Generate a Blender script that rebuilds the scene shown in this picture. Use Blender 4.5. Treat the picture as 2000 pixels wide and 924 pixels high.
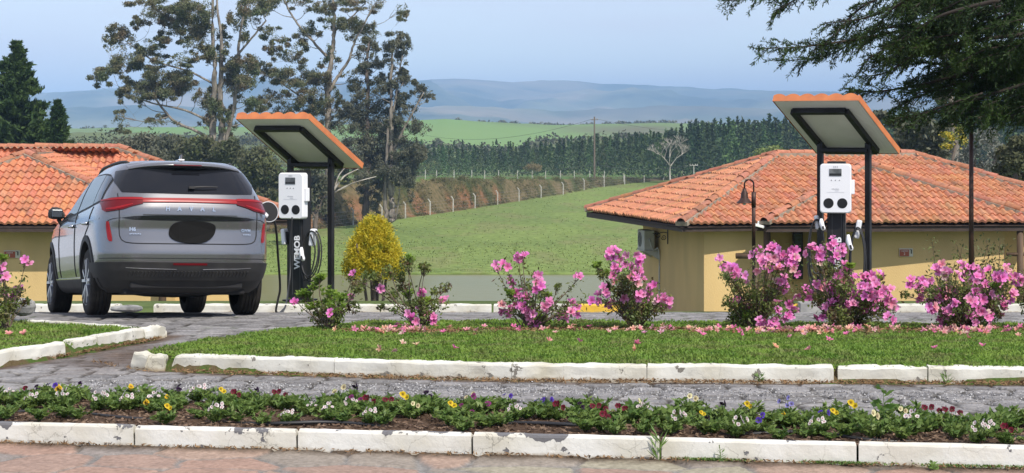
import bpy, math, random
import numpy as np
from mathutils import Vector, Matrix, Euler
for _o in list(bpy.data.objects): bpy.data.objects.remove(_o)
S = bpy.context.scene
RN = np.random.RandomState(7)
rad = math.radians
# ---------------------------------------------------------------- camera, sky, sun, exposure
F = 3800.0; EYE = 1.8            # focal length in pixels of the 2000 px wide photograph, eye height
cam = bpy.data.objects.new('camera', bpy.data.cameras.new('camera')); S.collection.objects.link(cam)
cam.location = (0, 0, EYE); cam.rotation_euler = (rad(90), 0, 0)
cam.data.sensor_width = 36; cam.data.lens = 36*F/2000; cam.data.shift_y = -0.106
cam.data.clip_start = 0.2; cam.data.clip_end = 30000
S.camera = cam
SUN_EL, SUN_AZ = rad(49), math.atan2(0.55, -0.83)   # azimuth measured from +Y towards +X
sd = Vector((math.sin(SUN_AZ)*math.cos(SUN_EL), math.cos(SUN_AZ)*math.cos(SUN_EL), math.sin(SUN_EL)))
W = bpy.data.worlds.new("World"); S.world = W; W.use_nodes = True
nt = W.node_tree; bg = nt.nodes['Background']
sky = nt.nodes.new('ShaderNodeTexSky'); sky.sky_type = 'NISHITA'; sky.sun_disc = False
sky.sun_elevation = SUN_EL; sky.sun_rotation = SUN_AZ; sky.air_density = 1.0; sky.dust_density = 0.6; sky.ozone_density = 3.0; sky.altitude = 900
_tc = nt.nodes.new('ShaderNodeTexCoord'); _mp = nt.nodes.new('ShaderNodeMapping'); _mp.inputs['Scale'].default_value = (1.2, 1.2, 9)
_cn = nt.nodes.new('ShaderNodeTexNoise'); _cn.inputs['Scale'].default_value = 2.2; _cn.inputs['Detail'].default_value = 4
_cr = nt.nodes.new('ShaderNodeMapRange'); _cr.inputs[1].default_value = .35; _cr.inputs[2].default_value = .7; _cr.inputs[3].default_value = .48; _cr.inputs[4].default_value = .95
_cm = nt.nodes.new('ShaderNodeMix'); _cm.data_type = 'RGBA'; _cm.inputs[7].default_value = (4.75, 4.75, 5.45, 1)   # thin high veil
nt.links.new(_tc.outputs['Generated'], _mp.inputs[0]); nt.links.new(_mp.outputs[0], _cn.inputs['Vector']); nt.links.new(_cn.outputs[0], _cr.inputs[0]); nt.links.new(_cr.outputs[0], _cm.inputs[0])
nt.links.new(sky.outputs[0], _cm.inputs[6]); nt.links.new(_cm.outputs[2], bg.inputs[0]); bg.inputs[1].default_value = 0.145
sun = bpy.data.objects.new('sun', bpy.data.lights.new('sun', 'SUN')); S.collection.objects.link(sun)
sun.data.energy = 3.9; sun.data.angle = rad(0.6); sun.data.color = (1.0, 0.93, 0.82)
sun.rotation_euler = sd.to_track_quat('Z', 'Y').to_euler(); sun.location = sd*60
S.view_settings.view_transform = 'Standard'; S.view_settings.look = 'None'
S.view_settings.exposure = 0.35; S.view_settings.gamma = 1
S.cycles.use_denoising = True; S.cycles.max_bounces = 8; S.cycles.transparent_max_bounces = 8
S.cycles.volume_bounces = 0; S.cycles.diffuse_bounces = 3

# ---------------------------------------------------------------- helpers
def PT(px, py, D): return np.array([(px-1000)/F*D, D, EYE-(py-250)/F*D])
def sock(n, *names):
    for k in names:
        if k in n.inputs: return n.inputs[k]
def mat(name, col, rough=.7, metal=0., col2=None, scale=4., detail=4., bump=0., bscale=None, col3=None, scale3=1., lo=.35, hi=.65,
        coat=0., transl=0., spec=None, attr=None, stretch=None, world=False, emit=None):
    m = bpy.data.materials.new(name); m.use_nodes = True; t = m.node_tree; b = t.nodes['Principled BSDF']
    N = t.nodes.new; L = t.links.new
    b.inputs['Roughness'].default_value = rough; b.inputs['Metallic'].default_value = metal
    if spec is not None: b.inputs['Specular IOR Level'].default_value = spec
    if coat: b.inputs['Coat Weight'].default_value = coat; b.inputs['Coat Roughness'].default_value = .05
    c4 = lambda c: (*c, 1)
    b.inputs['Base Color'].default_value = c4(col)
    out = None
    if world: tcv = N('ShaderNodeNewGeometry').outputs['Position']
    else: tcv = N('ShaderNodeTexCoord').outputs['Object']
    if stretch:
        mp = N('ShaderNodeMapping'); mp.inputs['Scale'].default_value = stretch; L(tcv, mp.inputs[0]); tcv = mp.outputs[0]
    def noise(sc, dt=4.):
        n = N('ShaderNodeTexNoise'); n.inputs['Scale'].default_value = sc; n.inputs['Detail'].default_value = dt; L(tcv, n.inputs['Vector']); return n
    def ramp(src, a, bb):
        r = N('ShaderNodeMapRange'); r.inputs[1].default_value = a; r.inputs[2].default_value = bb; L(src, r.inputs[0]); return r.outputs[0]
    def mix(fac, A, B, mode='MIX'):
        x = N('ShaderNodeMix'); x.data_type = 'RGBA'; x.blend_type = mode
        if isinstance(fac, float): x.inputs[0].default_value = fac
        else: L(fac, x.inputs[0])
        for i, q in ((6, A), (7, B)):
            if isinstance(q, tuple): x.inputs[i].default_value = c4(q)
            else: L(q, x.inputs[i])
        return x.outputs[2]
    cur = tuple(col)
    if col2 is not None:
        cur = mix(ramp(noise(scale, detail).outputs[0], lo, hi), cur, tuple(col2))
    if col3 is not None:
        cur = mix(ramp(noise(scale3, 5.).outputs[0], .48, .66), cur, tuple(col3))
    if attr:
        a = N('ShaderNodeAttribute'); a.attribute_name = attr
        cur = mix(1.0, cur, a.outputs['Color'], 'MULTIPLY')
    if not isinstance(cur, tuple): L(cur, b.inputs['Base Color'])
    if bump:
        bn = N('ShaderNodeBump'); bn.inputs['Strength'].default_value = min(1, bump); bn.inputs['Distance'].default_value = .02*max(1, bump)
        L(noise(bscale or scale*3, 6.).outputs[0], bn.inputs['Height']); L(bn.outputs[0], b.inputs['Normal'])
    if transl:
        tr = N('ShaderNodeBsdfTranslucent'); ms = N('ShaderNodeMixShader'); ms.inputs[0].default_value = transl
        if isinstance(cur, tuple): tr.inputs[0].default_value = c4(cur)
        else: L(cur, tr.inputs[0])
        L(b.outputs[0], ms.inputs[1]); L(tr.outputs[0], ms.inputs[2]); L(ms.outputs[0], t.nodes['Material Output'].inputs[0])
    if emit: b.inputs['Emission Color'].default_value = c4(emit[0]); b.inputs['Emission Strength'].default_value = emit[1]
    return m

class G:
    """collects vertices and faces"""
    def __init__(s): s.V = []; s.F = []; s.n = 0; s.A = []
    def add(s, V, Fc, col=None):
        V = np.asarray(V, float).reshape(-1, 3); Fc = [tuple(int(i)+s.n for i in f) for f in Fc]
        s.V.append(V); s.F += Fc; s.n += len(V)
        if col is not None: s.A.append(np.broadcast_to(np.asarray(col, float), (len(V), 3)))
        return s
    def box(s, c, size, R=None, col=None):
        x, y, z = [q/2 for q in size]
        V = np.array([[-x,-y,-z],[x,-y,-z],[x,y,-z],[-x,y,-z],[-x,-y,z],[x,-y,z],[x,y,z],[-x,y,z]])
        if R is not None: V = V @ np.array(R).T
        return s.add(V+np.array(c), [(3,2,1,0),(4,5,6,7),(0,1,5,4),(1,2,6,5),(2,3,7,6),(3,0,4,7)], col)
    def bar(s, a, b, w, h=None, up=(0,0,1), col=None):
        a = np.array(a, float); b = np.array(b, float); d = b-a; l = np.linalg.norm(d); d /= l
        u = np.cross(up, d)
        if np.linalg.norm(u) < 1e-6: u = np.cross((0,1,0), d)
        u /= np.linalg.norm(u); v = np.cross(d, u)
        return s.box((a+b)/2, (w, l, h or w), np.stack([u, d, v], 1), col)
    def tube(s, pts, r, n=6, cap=True, col=None):
        P = np.asarray(pts, float); r = np.broadcast_to(np.asarray(r, float), (len(P),))
        T = np.gradient(P, axis=0); T /= np.linalg.norm(T, axis=1)[:, None]+1e-9
        ref = np.array([0, 0, 1.]) if abs(T[0][2]) < .9 else np.array([1., 0, 0])
        U = np.cross(T, ref); U /= np.linalg.norm(U, axis=1)[:, None]+1e-9; Vv = np.cross(T, U)
        a = np.arange(n)/n*2*math.pi
        V = P[:, None]+r[:, None, None]*(np.cos(a)[None, :, None]*U[:, None]+np.sin(a)[None, :, None]*Vv[:, None])
        Fc = [(i*n+j, i*n+(j+1) % n, (i+1)*n+(j+1) % n, (i+1)*n+j) for i in range(len(P)-1) for j in range(n)]
        if cap: Fc += [tuple(range(n))[::-1], tuple((len(P)-1)*n+j for j in range(n))]
        return s.add(V.reshape(-1, 3), Fc, col)
    def lathe(s, prof, c=(0,0,0), R=None, n=24, col=None, close=False):
        P = np.asarray(prof, float); a = np.arange(n)/n*2*math.pi
        V = np.stack([P[:, 0][:, None]*np.cos(a), P[:, 0][:, None]*np.sin(a), np.broadcast_to(P[:, 1][:, None], (len(P), n))], -1).reshape(-1, 3)
        if R is not None: V = V @ np.array(R).T
        k = len(P); m = k if close else k-1
        Fc = [(i*n+j, i*n+(j+1) % n, ((i+1) % k)*n+(j+1) % n, ((i+1) % k)*n+j) for i in range(m) for j in range(n)]
        return s.add(V+np.array(c), Fc, col)
    def grid(s, A, col=None, wrap=False):
        nr, nc = A.shape[:2]
        Fc = [(i*nc+j, i*nc+(j+1) % nc, (i+1)*nc+(j+1) % nc, (i+1)*nc+j) for i in range(nr-1) for j in range(nc if wrap else nc-1)]
        return s.add(A.reshape(-1, 3), Fc, col)
    def prism(s, poly, axis_vec, col=None):
        P = np.asarray(poly, float); n = len(P); V = np.concatenate([P, P+np.array(axis_vec)])
        return s.add(V, [tuple(range(n))[::-1], tuple(range(n, 2*n))]+[(i, (i+1) % n, n+(i+1) % n, n+i) for i in range(n)], col)
    def build(s, name, m, parent=None, smooth=False, world=True, bevel=0, kind=None, loc=None):
        V = np.concatenate(s.V) if s.V else np.zeros((0, 3))
        return mk(name, V, s.F, m, parent, smooth, world, bevel, kind, np.concatenate(s.A) if s.A else None, loc)
def root_of(o):
    while o.parent: o = o.parent
    return o
def mk(name, V, Fc, m, parent=None, smooth=False, world=True, bevel=0, kind=None, col=None, loc=None):
    V = np.asarray(V, float)
    if parent is not None and world:
        M = np.array(root_of(parent).matrix_basis.inverted()); V = V @ M[:3, :3].T + M[:3, 3]
    if loc is not None: V = V-np.array(loc)
    me = bpy.data.meshes.new(name)
    if isinstance(Fc, np.ndarray):
        k = Fc.shape[1]; me.vertices.add(len(V)); me.vertices.foreach_set('co', V.astype(np.float32).ravel())
        me.loops.add(Fc.size); me.loops.foreach_set('vertex_index', Fc.astype(np.int32).ravel())
        me.polygons.add(len(Fc)); me.polygons.foreach_set('loop_start', np.arange(0, Fc.size, k, dtype=np.int32))
        me.update(calc_edges=True)
    else:
        me.from_pydata(V.tolist(), [], Fc); me.update()
    if col is not None:
        a = me.color_attributes.new('vary', 'FLOAT_COLOR', 'POINT')
        a.data.foreach_set('color', np.concatenate([col, np.ones((len(V), 1))], 1).astype(np.float32).ravel())
    ms = m if isinstance(m, (list, tuple)) else [m]
    for q in ms: me.materials.append(q)
    if smooth: me.polygons.foreach_set('use_smooth', [True]*len(me.polygons))
    o = bpy.data.objects.new(name, me); S.collection.objects.link(o)
    if parent is not None: o.parent = parent
    if loc is not None: o.location = loc
    if bevel:
        b = o.modifiers.new('b', 'BEVEL'); b.width = bevel; b.segments = 2; b.limit_method = 'ANGLE'; b.angle_limit = rad(40)
    if kind: o['kind'] = kind
    return o
def tag(o, label, cat, group=None):
    o['label'] = label; o['category'] = cat
    if group: o['group'] = group
    return o
def thing(name, label, cat, loc=(0,0,0), rot=(0,0,0), group=None, scale=1):
    o = bpy.data.objects.new(name, None); S.collection.objects.link(o); o.empty_display_size = .2
    o.location = loc; o.rotation_euler = rot; o.scale = (scale,)*3
    return tag(o, label, cat, group)
def setup_matrix(o): return o   # matrix_basis is always current
def spline(pts, n=12):
    P = np.asarray(pts, float); t = np.linspace(0, len(P)-1, n)
    Q = np.concatenate([[2*P[0]-P[1]], P, [2*P[-1]-P[-2]]]); o = []
    for x in t:
        i = min(int(x), len(P)-2); u = x-i; a, b, c, d = Q[i], Q[i+1], Q[i+2], Q[i+3]
        o.append(.5*((2*b)+(-a+c)*u+(2*a-5*b+4*c-d)*u*u+(-a+3*b-3*c+d)*u**3))
    return np.array(o)
def unit(v): return v/(np.linalg.norm(v, axis=-1, keepdims=True)+1e-9)
def leaves(C, ln, wd, rng, droop=0., dirs=None, jit=.35):
    """diamond leaves with a fold, one quad each"""
    n = len(C); d = rng.normal(size=(n, 3)) if dirs is None else dirs+rng.normal(size=(n, 3))*jit
    d[:, 2] -= droop; d = unit(d); s = unit(np.cross(d, rng.normal(size=(n, 3)))); nn = np.cross(d, s)
    L = (ln*(.6+.8*rng.rand(n)))[:, None]; w = (wd*(.6+.8*rng.rand(n)))[:, None]
    V = np.stack([C-d*L*.5, C+s*w*.5+nn*w*.15, C+d*L*.5, C-s*w*.5+nn*w*.15], 1).reshape(-1, 3)
    return V, np.arange(4*n).reshape(-1, 4)
def noise2(x, y, seed=0):
    """smooth value noise"""
    r = np.random.RandomState(seed).rand(256, 256); xi = np.floor(x).astype(int); yi = np.floor(y).astype(int)
    u = x-xi; v = y-yi; u = u*u*(3-2*u); v = v*v*(3-2*v); q = lambda a, b: r[a % 256, b % 256]
    return (q(xi, yi)*(1-u)+q(xi+1, yi)*u)*(1-v)+(q(xi, yi+1)*(1-u)+q(xi+1, yi+1)*u)*v
def fbm(x, y, oct=4, seed=0):
    s = 0; a = 1; tot = 0
    for i in range(oct): s = s+a*noise2(x*2**i+i*17.3, y*2**i+i*9.1, seed+i); tot += a; a *= .5
    return s/tot
def voro(x, y, seed=0, jx=.8):
    """cells of a jittered grid: nearest id, distance between the nearest two"""
    r = np.random.RandomState(seed); ra = r.rand(128, 128); rb = r.rand(128, 128); xi = np.floor(x).astype(int); yi = np.floor(y).astype(int)
    d1 = np.full(x.shape, 9.); d2 = np.full(x.shape, 9.); idc = np.zeros(x.shape, int)
    for i in (-1, 0, 1):
        for j in (-1, 0, 1):
            a = (xi+i) % 128; b = (yi+j) % 128; cx = xi+i+.5+jx*(ra[a, b]-.5); cy = yi+j+.5+jx*(rb[a, b]-.5)
            d = np.hypot(x-cx, y-cy); n = d < d1
            d2 = np.where(n, d1, np.minimum(d2, d)); idc = np.where(n, a*128+b, idc); d1 = np.where(n, d, d1)
    return idc, d2-d1
def sst(t): t = np.clip(t, 0, 1); return t*t*(3-2*t)

# ---------------------------------------------------------------- terrain heights
PD = [-60,10,11.5,13,14.4,15.5,18.4,20,21.33,23.9,26,27.0,27.6,29.7,34,50,60,100,125,138,180,182.4,183.2,200,260,600,1200,40000]
PZ = [0,0,-.01,-.04,-.076,-.09,-.16,-.205,-.254,-.47,-.68,-.77,-.75,-.83,-1.6,-3.2,-4.15,-8.7,-11.0,-12.9,-13.0,-12.7,-11.85,-11.6,-11.5,-11.5,-18,-40]
FX = [300,560,640,760,840,900,1015,1100,1165,1220,1300,1400,1700]
FD = [225,246,257,278,297,312,353,389,432,459,495,549,600]
def ground_z(X, D):
    X = np.asarray(X, float); D = np.asarray(D, float); z = np.interp(D, PD, PZ)
    px = 1000+F*X/np.maximum(D, 1); Df = np.interp(px, FX, FD)
    h = np.interp(px, [300, 900, 1015, 1100, 1220, 1400], [5.2, 4.8, 3.75, 2.8, 1.0, 0])
    rise = h*sst((D-Df-3)/10)*(.85+.3*fbm(X*.15, D*.15, 3, 5))
    z = z+np.where(D > 200, rise, 0)
    lim = EYE-.0262*D
    z = np.where((D > 200), np.minimum(z, np.maximum(lim, -16)), z)
    z = np.where(D > 200, np.where(D > Df+14, np.maximum(np.minimum(lim, z+9), np.interp(D, PD, PZ)), z), z)
    z = z+np.where((D > 186) & (D < 240), .25*(fbm(X*.05, D*.05, 3, 3)-.5), 0)
    gap = (X > 1.85) & (X < 3.6)
    return np.where(gap & (D > 27.0) & (D < 60), z-.16, z)
# ---------------------------------------------------------------- ground sheet
def rows():
    r = list(np.arange(-60, 8, 4.))+list(np.arange(8, 30, .5))+list(np.arange(30, 180, 2.5))+list(np.arange(180, 190, .4))
    d = 190.
    while d < 620: r.append(d); d *= 1.0055
    while d < 20000: r.append(d); d *= 1.09
    return np.array(r)
Dr = rows(); sC = np.linspace(-1, 1, 281)
half = np.maximum(np.abs(Dr), 40)*.36+6+np.where(Dr > 620, (Dr-620)*.6, 0)
Xg = sC[None, :]*half[:, None]; Dg = np.broadcast_to(Dr[:, None], Xg.shape)
Zg = ground_z(Xg, Dg)-np.where(Dg < 27.3, .06, 0)
px = 1000+F*Xg/np.maximum(Dg, 1); Df = np.interp(px, FX, FD); n1 = fbm(Xg*.3, Dg*.12, 4, 11); n2 = fbm(Xg*.08+4, Dg*.04, 4, 23)
def lerp(a, b, t): return a*(1-t[..., None])+b*t[..., None]
c_mead = lerp(np.array([.20, .265, .075]), np.array([.165, .225, .066]), sst((n2-.35)*3))
c_mead = lerp(c_mead, np.array([.21, .21, .09])+0*c_mead, sst((n1-.52)*5)*.6)
c_bank = lerp(np.array([.16, .125, .065]), np.array([.075, .085, .03]), sst((n1-.4)*4))
redm = sst((fbm(Xg*.16, Dg*.2, 3, 31)-.53)*9)*sst((Dg-Df-1.5)/1.5)*(1-sst((Dg-Df-8)/3))*(1-sst((px-960)/60))
c_bank = lerp(c_bank, np.array([.25, .125, .065])+0*c_bank, redm)
c_back = lerp(np.array([.12, .20, .05]), np.array([.15, .14, .07]), sst((n1-.5)*5))
c_near = np.array([.11, .15, .05])+0*c_mead
col = np.where((Dg < 182)[..., None], c_near, c_mead)
col = np.where(((Dg > Df+1) & (Dg > 200))[..., None], c_bank, col)
col = np.where(((Dg > Df+15) & (Dg > 200))[..., None], c_back, col)
col = np.where(((Dg > 180) & (Dg < 183.0))[..., None], np.array([.035, .035, .02]), col)
g = G(); g.grid(np.stack([Xg, Dg, Zg], -1), col.reshape(-1, 3))
M_ground = mat('ground', (1, 1, 1), .95, col2=(.62, .66, .55), scale=1.2, detail=10, bump=1.0, bscale=1.5, attr='vary', spec=.1, lo=.40, hi=.60)
g.build('ground', M_ground, smooth=True, kind='structure')

# pond
M_water = mat('pond water', (.15, .155, .05), .30, col2=(.17, .165, .06), scale=.05, spec=.13)
nt_ = M_water.node_tree; _b = nt_.nodes['Principled BSDF']; _b.inputs['IOR'].default_value = 1.33
_tc = nt_.nodes.new('ShaderNodeNewGeometry'); _mp = nt_.nodes.new('ShaderNodeMapping'); _mp.inputs['Scale'].default_value = (.6, 1.6, 1)
_n = nt_.nodes.new('ShaderNodeTexNoise'); _n.inputs['Scale'].default_value = 1.1; _n.inputs['Detail'].default_value = 5
_bp = nt_.nodes.new('ShaderNodeBump'); _bp.inputs['Strength'].default_value = .7; _bp.inputs['Distance'].default_value = .06
for a, b_ in ((_tc.outputs['Position'], _mp.inputs[0]), (_mp.outputs[0], _n.inputs['Vector']), (_n.outputs[0], _bp.inputs['Height']), (_bp.outputs[0], _b.inputs['Normal'])): nt_.links.new(a, b_)
g = G(); g.grid(np.array([[[x, d, -12.0] for x in (-120, 0, 120)] for d in (126, 155, 182.9)])); g.build('pond_water', M_water, kind='structure')

# ---------------------------------------------------------------- terrace, bed, roads
FK = lambda X: 11.09-.1515*(X+2.92)
BK = lambda X: 12.2-.172*(X+2.25)
# flagstones
xs = np.arange(-5.5, 5.5, .022); ts = np.linspace(0, 1, 150); X, T = np.meshgrid(xs, ts); D = 7.5+(FK(X)-7.5)*T
wx = X+.10*fbm(X*3, D*3, 3, 2); wy = D+.10*fbm(X*3+9, D*3, 3, 3)
cid, ed = voro(wx/.47, wy/.40, 5, .85); hgt = sst((ed-.035)/.05)
st = np.random.RandomState(4).rand(128*128, 3); r_ = st[cid]
surf = fbm(X*9, D*9, 4, 8)
pal = np.array([[.36,.25,.20],[.39,.28,.22],[.30,.26,.22],[.36,.33,.25],[.28,.245,.225],[.38,.25,.195]])
cst = pal[(r_[..., 0]*6).astype(int)]*(.8+.4*surf[..., None])
cj = np.array([.23, .22, .21])*(.7+.6*fbm(X*20, D*20, 2, 1)[..., None])
colr = lerp(cj, cst, hgt)
edge = 1-sst((FK(X)-D)/.16+.9*(fbm(X*6, D*6, 3, 55)-.5))
colr = lerp(colr, np.array([.09, .062, .04])*(.6+.8*surf[..., None]), edge)
Z = -.02+.014*hgt+(.006*(r_[..., 1]-.5)+.008*(surf-.5))*hgt+.012*edge
M_flag = mat('flagstone', (1, 1, 1), .8, col2=(.68, .68, .66), scale=30, bump=.5, bscale=60, attr='vary', spec=.3)
g = G(); g.grid(np.stack([X, D, Z+0.004], -1), colr.reshape(-1, 3)); g.build('flagstone_terrace', M_flag, smooth=True, kind='structure')

# cobbled road: near strip and parking area, one sheet of relief
ISL = np.array([(-2.62,15.1),(0,14.5),(3.73,14.25),(8,14.1),(8,19.3),(3,19.6),(0,19.9),(-1.5,19.8),(-2.0,19),(-2.72,17.2),(-2.98,15.5)])
ISL2 = np.array([(-4.06,15.42),(-3.71,16.3),(-3.3,17.9),(-3.26,18.35),(-3.9,19.0),(-5.3,20.0),(-8,21.0),(-8,14.6)])
def pdist(X, D, poly):
    """signed distance to a polygon, positive inside"""
    ins = np.zeros(X.shape, bool); dm = np.full(X.shape, 99.); n = len(poly)
    for i in range(n):
        (x1, y1), (x2, y2) = poly[i], poly[(i+1) % n]
        c = ((y1 > D) != (y2 > D)) & (X < (x2-x1)*(D-y1)/(y2-y1+1e-12)+x1); ins ^= c
        t = np.clip(((X-x1)*(x2-x1)+(D-y1)*(y2-y1))/((x2-x1)**2+(y2-y1)**2), 0, 1)
        dm = np.minimum(dm, np.hypot(X-x1-t*(x2-x1), D-y1-t*(y2-y1)))
    return np.where(ins, dm, -dm)
M_cob = mat('cobblestone', (1, 1, 1), .75, col2=(.62, .63, .66), scale=38, bump=.4, bscale=90, attr='vary', spec=.15)
g = G()
def road_patch(X, D):
    wx = X+.06*fbm(X*4, D*4, 3, 12); wy = D+.08*fbm(X*4+9, D*4, 3, 13)
    cid, ed = voro(wx/.27, wy/.21, 9, .62); h = sst((ed-.05)/.13); r = np.random.RandomState(14).rand(128*128, 3)[cid]
    s1 = fbm(X*12, D*12, 3, 18); big = fbm(X*.9, D*.9, 3, 19)
    c = np.array([.275, .265, .258])*(.70+.55*r[..., 0:1])*(.75+.5*s1[..., None])
    c = lerp(c, np.array([.19, .18, .165])*(.6+.8*s1[..., None]), sst((big-.60)*6)*.4)
    j = np.array([.050, .045, .038])*(.6+.9*fbm(X*25, D*25, 2, 7)[..., None])
    j = lerp(j, np.array([.05, .085, .02])+0*j, sst((fbm(X*1.7, D*1.7, 3, 77)-.52)*8)*(D > 18))
    c = lerp(j, c, h)
    di = np.maximum(pdist(X, D, ISL), pdist(X, D, ISL2)); dirt = 1-sst((-di-.02)/.28+.8*(fbm(X*5, D*5, 3, 41)-.5))
    soil = sst(1-np.hypot((X+3.2)/.75, (D-16.2)/1.6)+.6*(fbm(X*4, D*4, 3, 61)-.5)+.1)
    dirt = np.maximum(dirt, soil*.9)
    c = lerp(c, np.array([.115, .075, .05])*(.6+.8*s1[..., None]), np.clip(dirt, 0, 1)*.85)
    relief = (.016*h+.010*(r[..., 1]-.5)*h+.006*(s1-.5))*(1-.75*np.clip(dirt, 0, 1))
    A = np.stack([X, D, ground_z(X, D)-.012+relief], -1); g.grid(A, np.clip(c, .01, 1).reshape(-1, 3))
ts = np.linspace(0, 1, 150); xs = np.arange(-5.6, 5.6, .026); X, T = np.meshgrid(xs, ts); road_patch(X, BK(X)+.03+(15.4-BK(X)-.03)*T)
X, D = np.meshgrid(np.arange(-9, 9, .046), np.arange(15.4, 27.05, .055)); road_patch(X, D)
g.build('cobbled_road', M_cob, smooth=False, kind='structure')

# grass islands: turf mound + blades
M_turf = mat('turf soil', (.06, .10, .022), .95, col2=(.10, .075, .04), scale=6, bump=1, bscale=40, spec=.1, lo=.45, hi=.6)
M_grass = mat('grass blades', (.125, .235, .035), .55, col2=(.22, .33, .06), scale=2.2, detail=6, transl=.35, spec=.2, world=True, col3=(.19, .22, .07), scale3=2.6)
M_litter = mat('dry litter', (.17, .10, .055), .9, col2=(.26, .17, .09), scale=30, spec=.1, world=True)
def island_top(X, D, poly):
    d = pdist(X, D, poly); fr = 1-sst((D-15)/4.0)
    return ground_z(X, D)+(.03+.075*fr)*sst(d/.10+.35)+.03*sst((D-17.2)/1)*sst((19.3-D)/1)*fbm(X*1.2, D*1.2, 3, 6)
def bare(X, D):   # mulch strip under the azaleas
    return np.exp(-((D-18.35-.25*np.sin(X*1.7))/.33)**2)*sst((X+1.9)/.5)*(.5+fbm(X*2, D*2, 3, 66))
for poly, nm, cnt in ((ISL, 'turf', 0), (ISL2, 'turf', 1)):
    x0, y0 = poly.min(0); x1, y1 = poly.max(0)
    X, D = np.meshgrid(np.arange(x0, x1, .08), np.arange(y0, y1, .08)); d = pdist(X, D, poly)
    Z = np.where(d > -.02, island_top(X, D, poly), ground_z(X, D)-.05)
    g = G(); g.grid(np.stack([X, D, Z], -1)); g.build('turf_mound', M_turf, smooth=True, kind='structure')
rng = np.random.RandomState(3)
def blades(poly, n, near):
    x0, y0 = poly.min(0); x1, y1 = poly.max(0); P = np.stack([x0+rng.rand(n)*(x1-x0), y0+rng.rand(n)**.9*(y1-y0)], 1)
    dd = pdist(P[:, 0], P[:, 1], poly); P = P[(dd > .035) & (np.abs(P[:, 0]) < .29*P[:, 1]+.3)]
    b = bare(P[:, 0], P[:, 1]); P = P[rng.rand(len(P)) > b*(1.25 if near else 0)]
    n = len(P); z = island_top(P[:, 0], P[:, 1], poly); a = rng.rand(n)*6.28
    tuf = noise2(P[:, 0]*9, P[:, 1]*9, 71); h = (.012+.024*rng.rand(n))*(.5+1.0*tuf)
    w = .005+.006*rng.rand(n); s = np.stack([np.cos(a), np.sin(a), 0*a], 1)*w[:, None]
    ln = rng.normal(size=(n, 2))*.018; B = np.stack([P[:, 0], P[:, 1], z-.005], 1); Tt = B+np.stack([ln[:, 0], ln[:, 1], h], 1)
    Mi = B*.5+Tt*.5+np.stack([0*h, 0*h, h*.18], 1)
    V = np.stack([B-s, B+s, Mi+s*.8, Tt, Mi-s*.8], 1).reshape(-1, 3); i = np.arange(n)[:, None]*5
    return V, np.concatenate([i+np.array([[0, 1, 2, 4]])]), i+np.array([[4, 2, 3]])
def build_blades(name, poly, n, near):
    V, Q, Tt = blades(poly, n, near); Fc = np.concatenate([Q, np.concatenate([Tt, Tt[:, 2:]], 1)])  # quads; tips as quads with a doubled corner
    Tt4 = Tt
    o = mk(name, V, [tuple(q) for q in Q.tolist()]+[tuple(q) for q in Tt4.tolist()], M_grass, kind='stuff'); return o
build_blades('grass', ISL, 190000, True)
build_blades('grass', ISL2, 62000, False)

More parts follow.
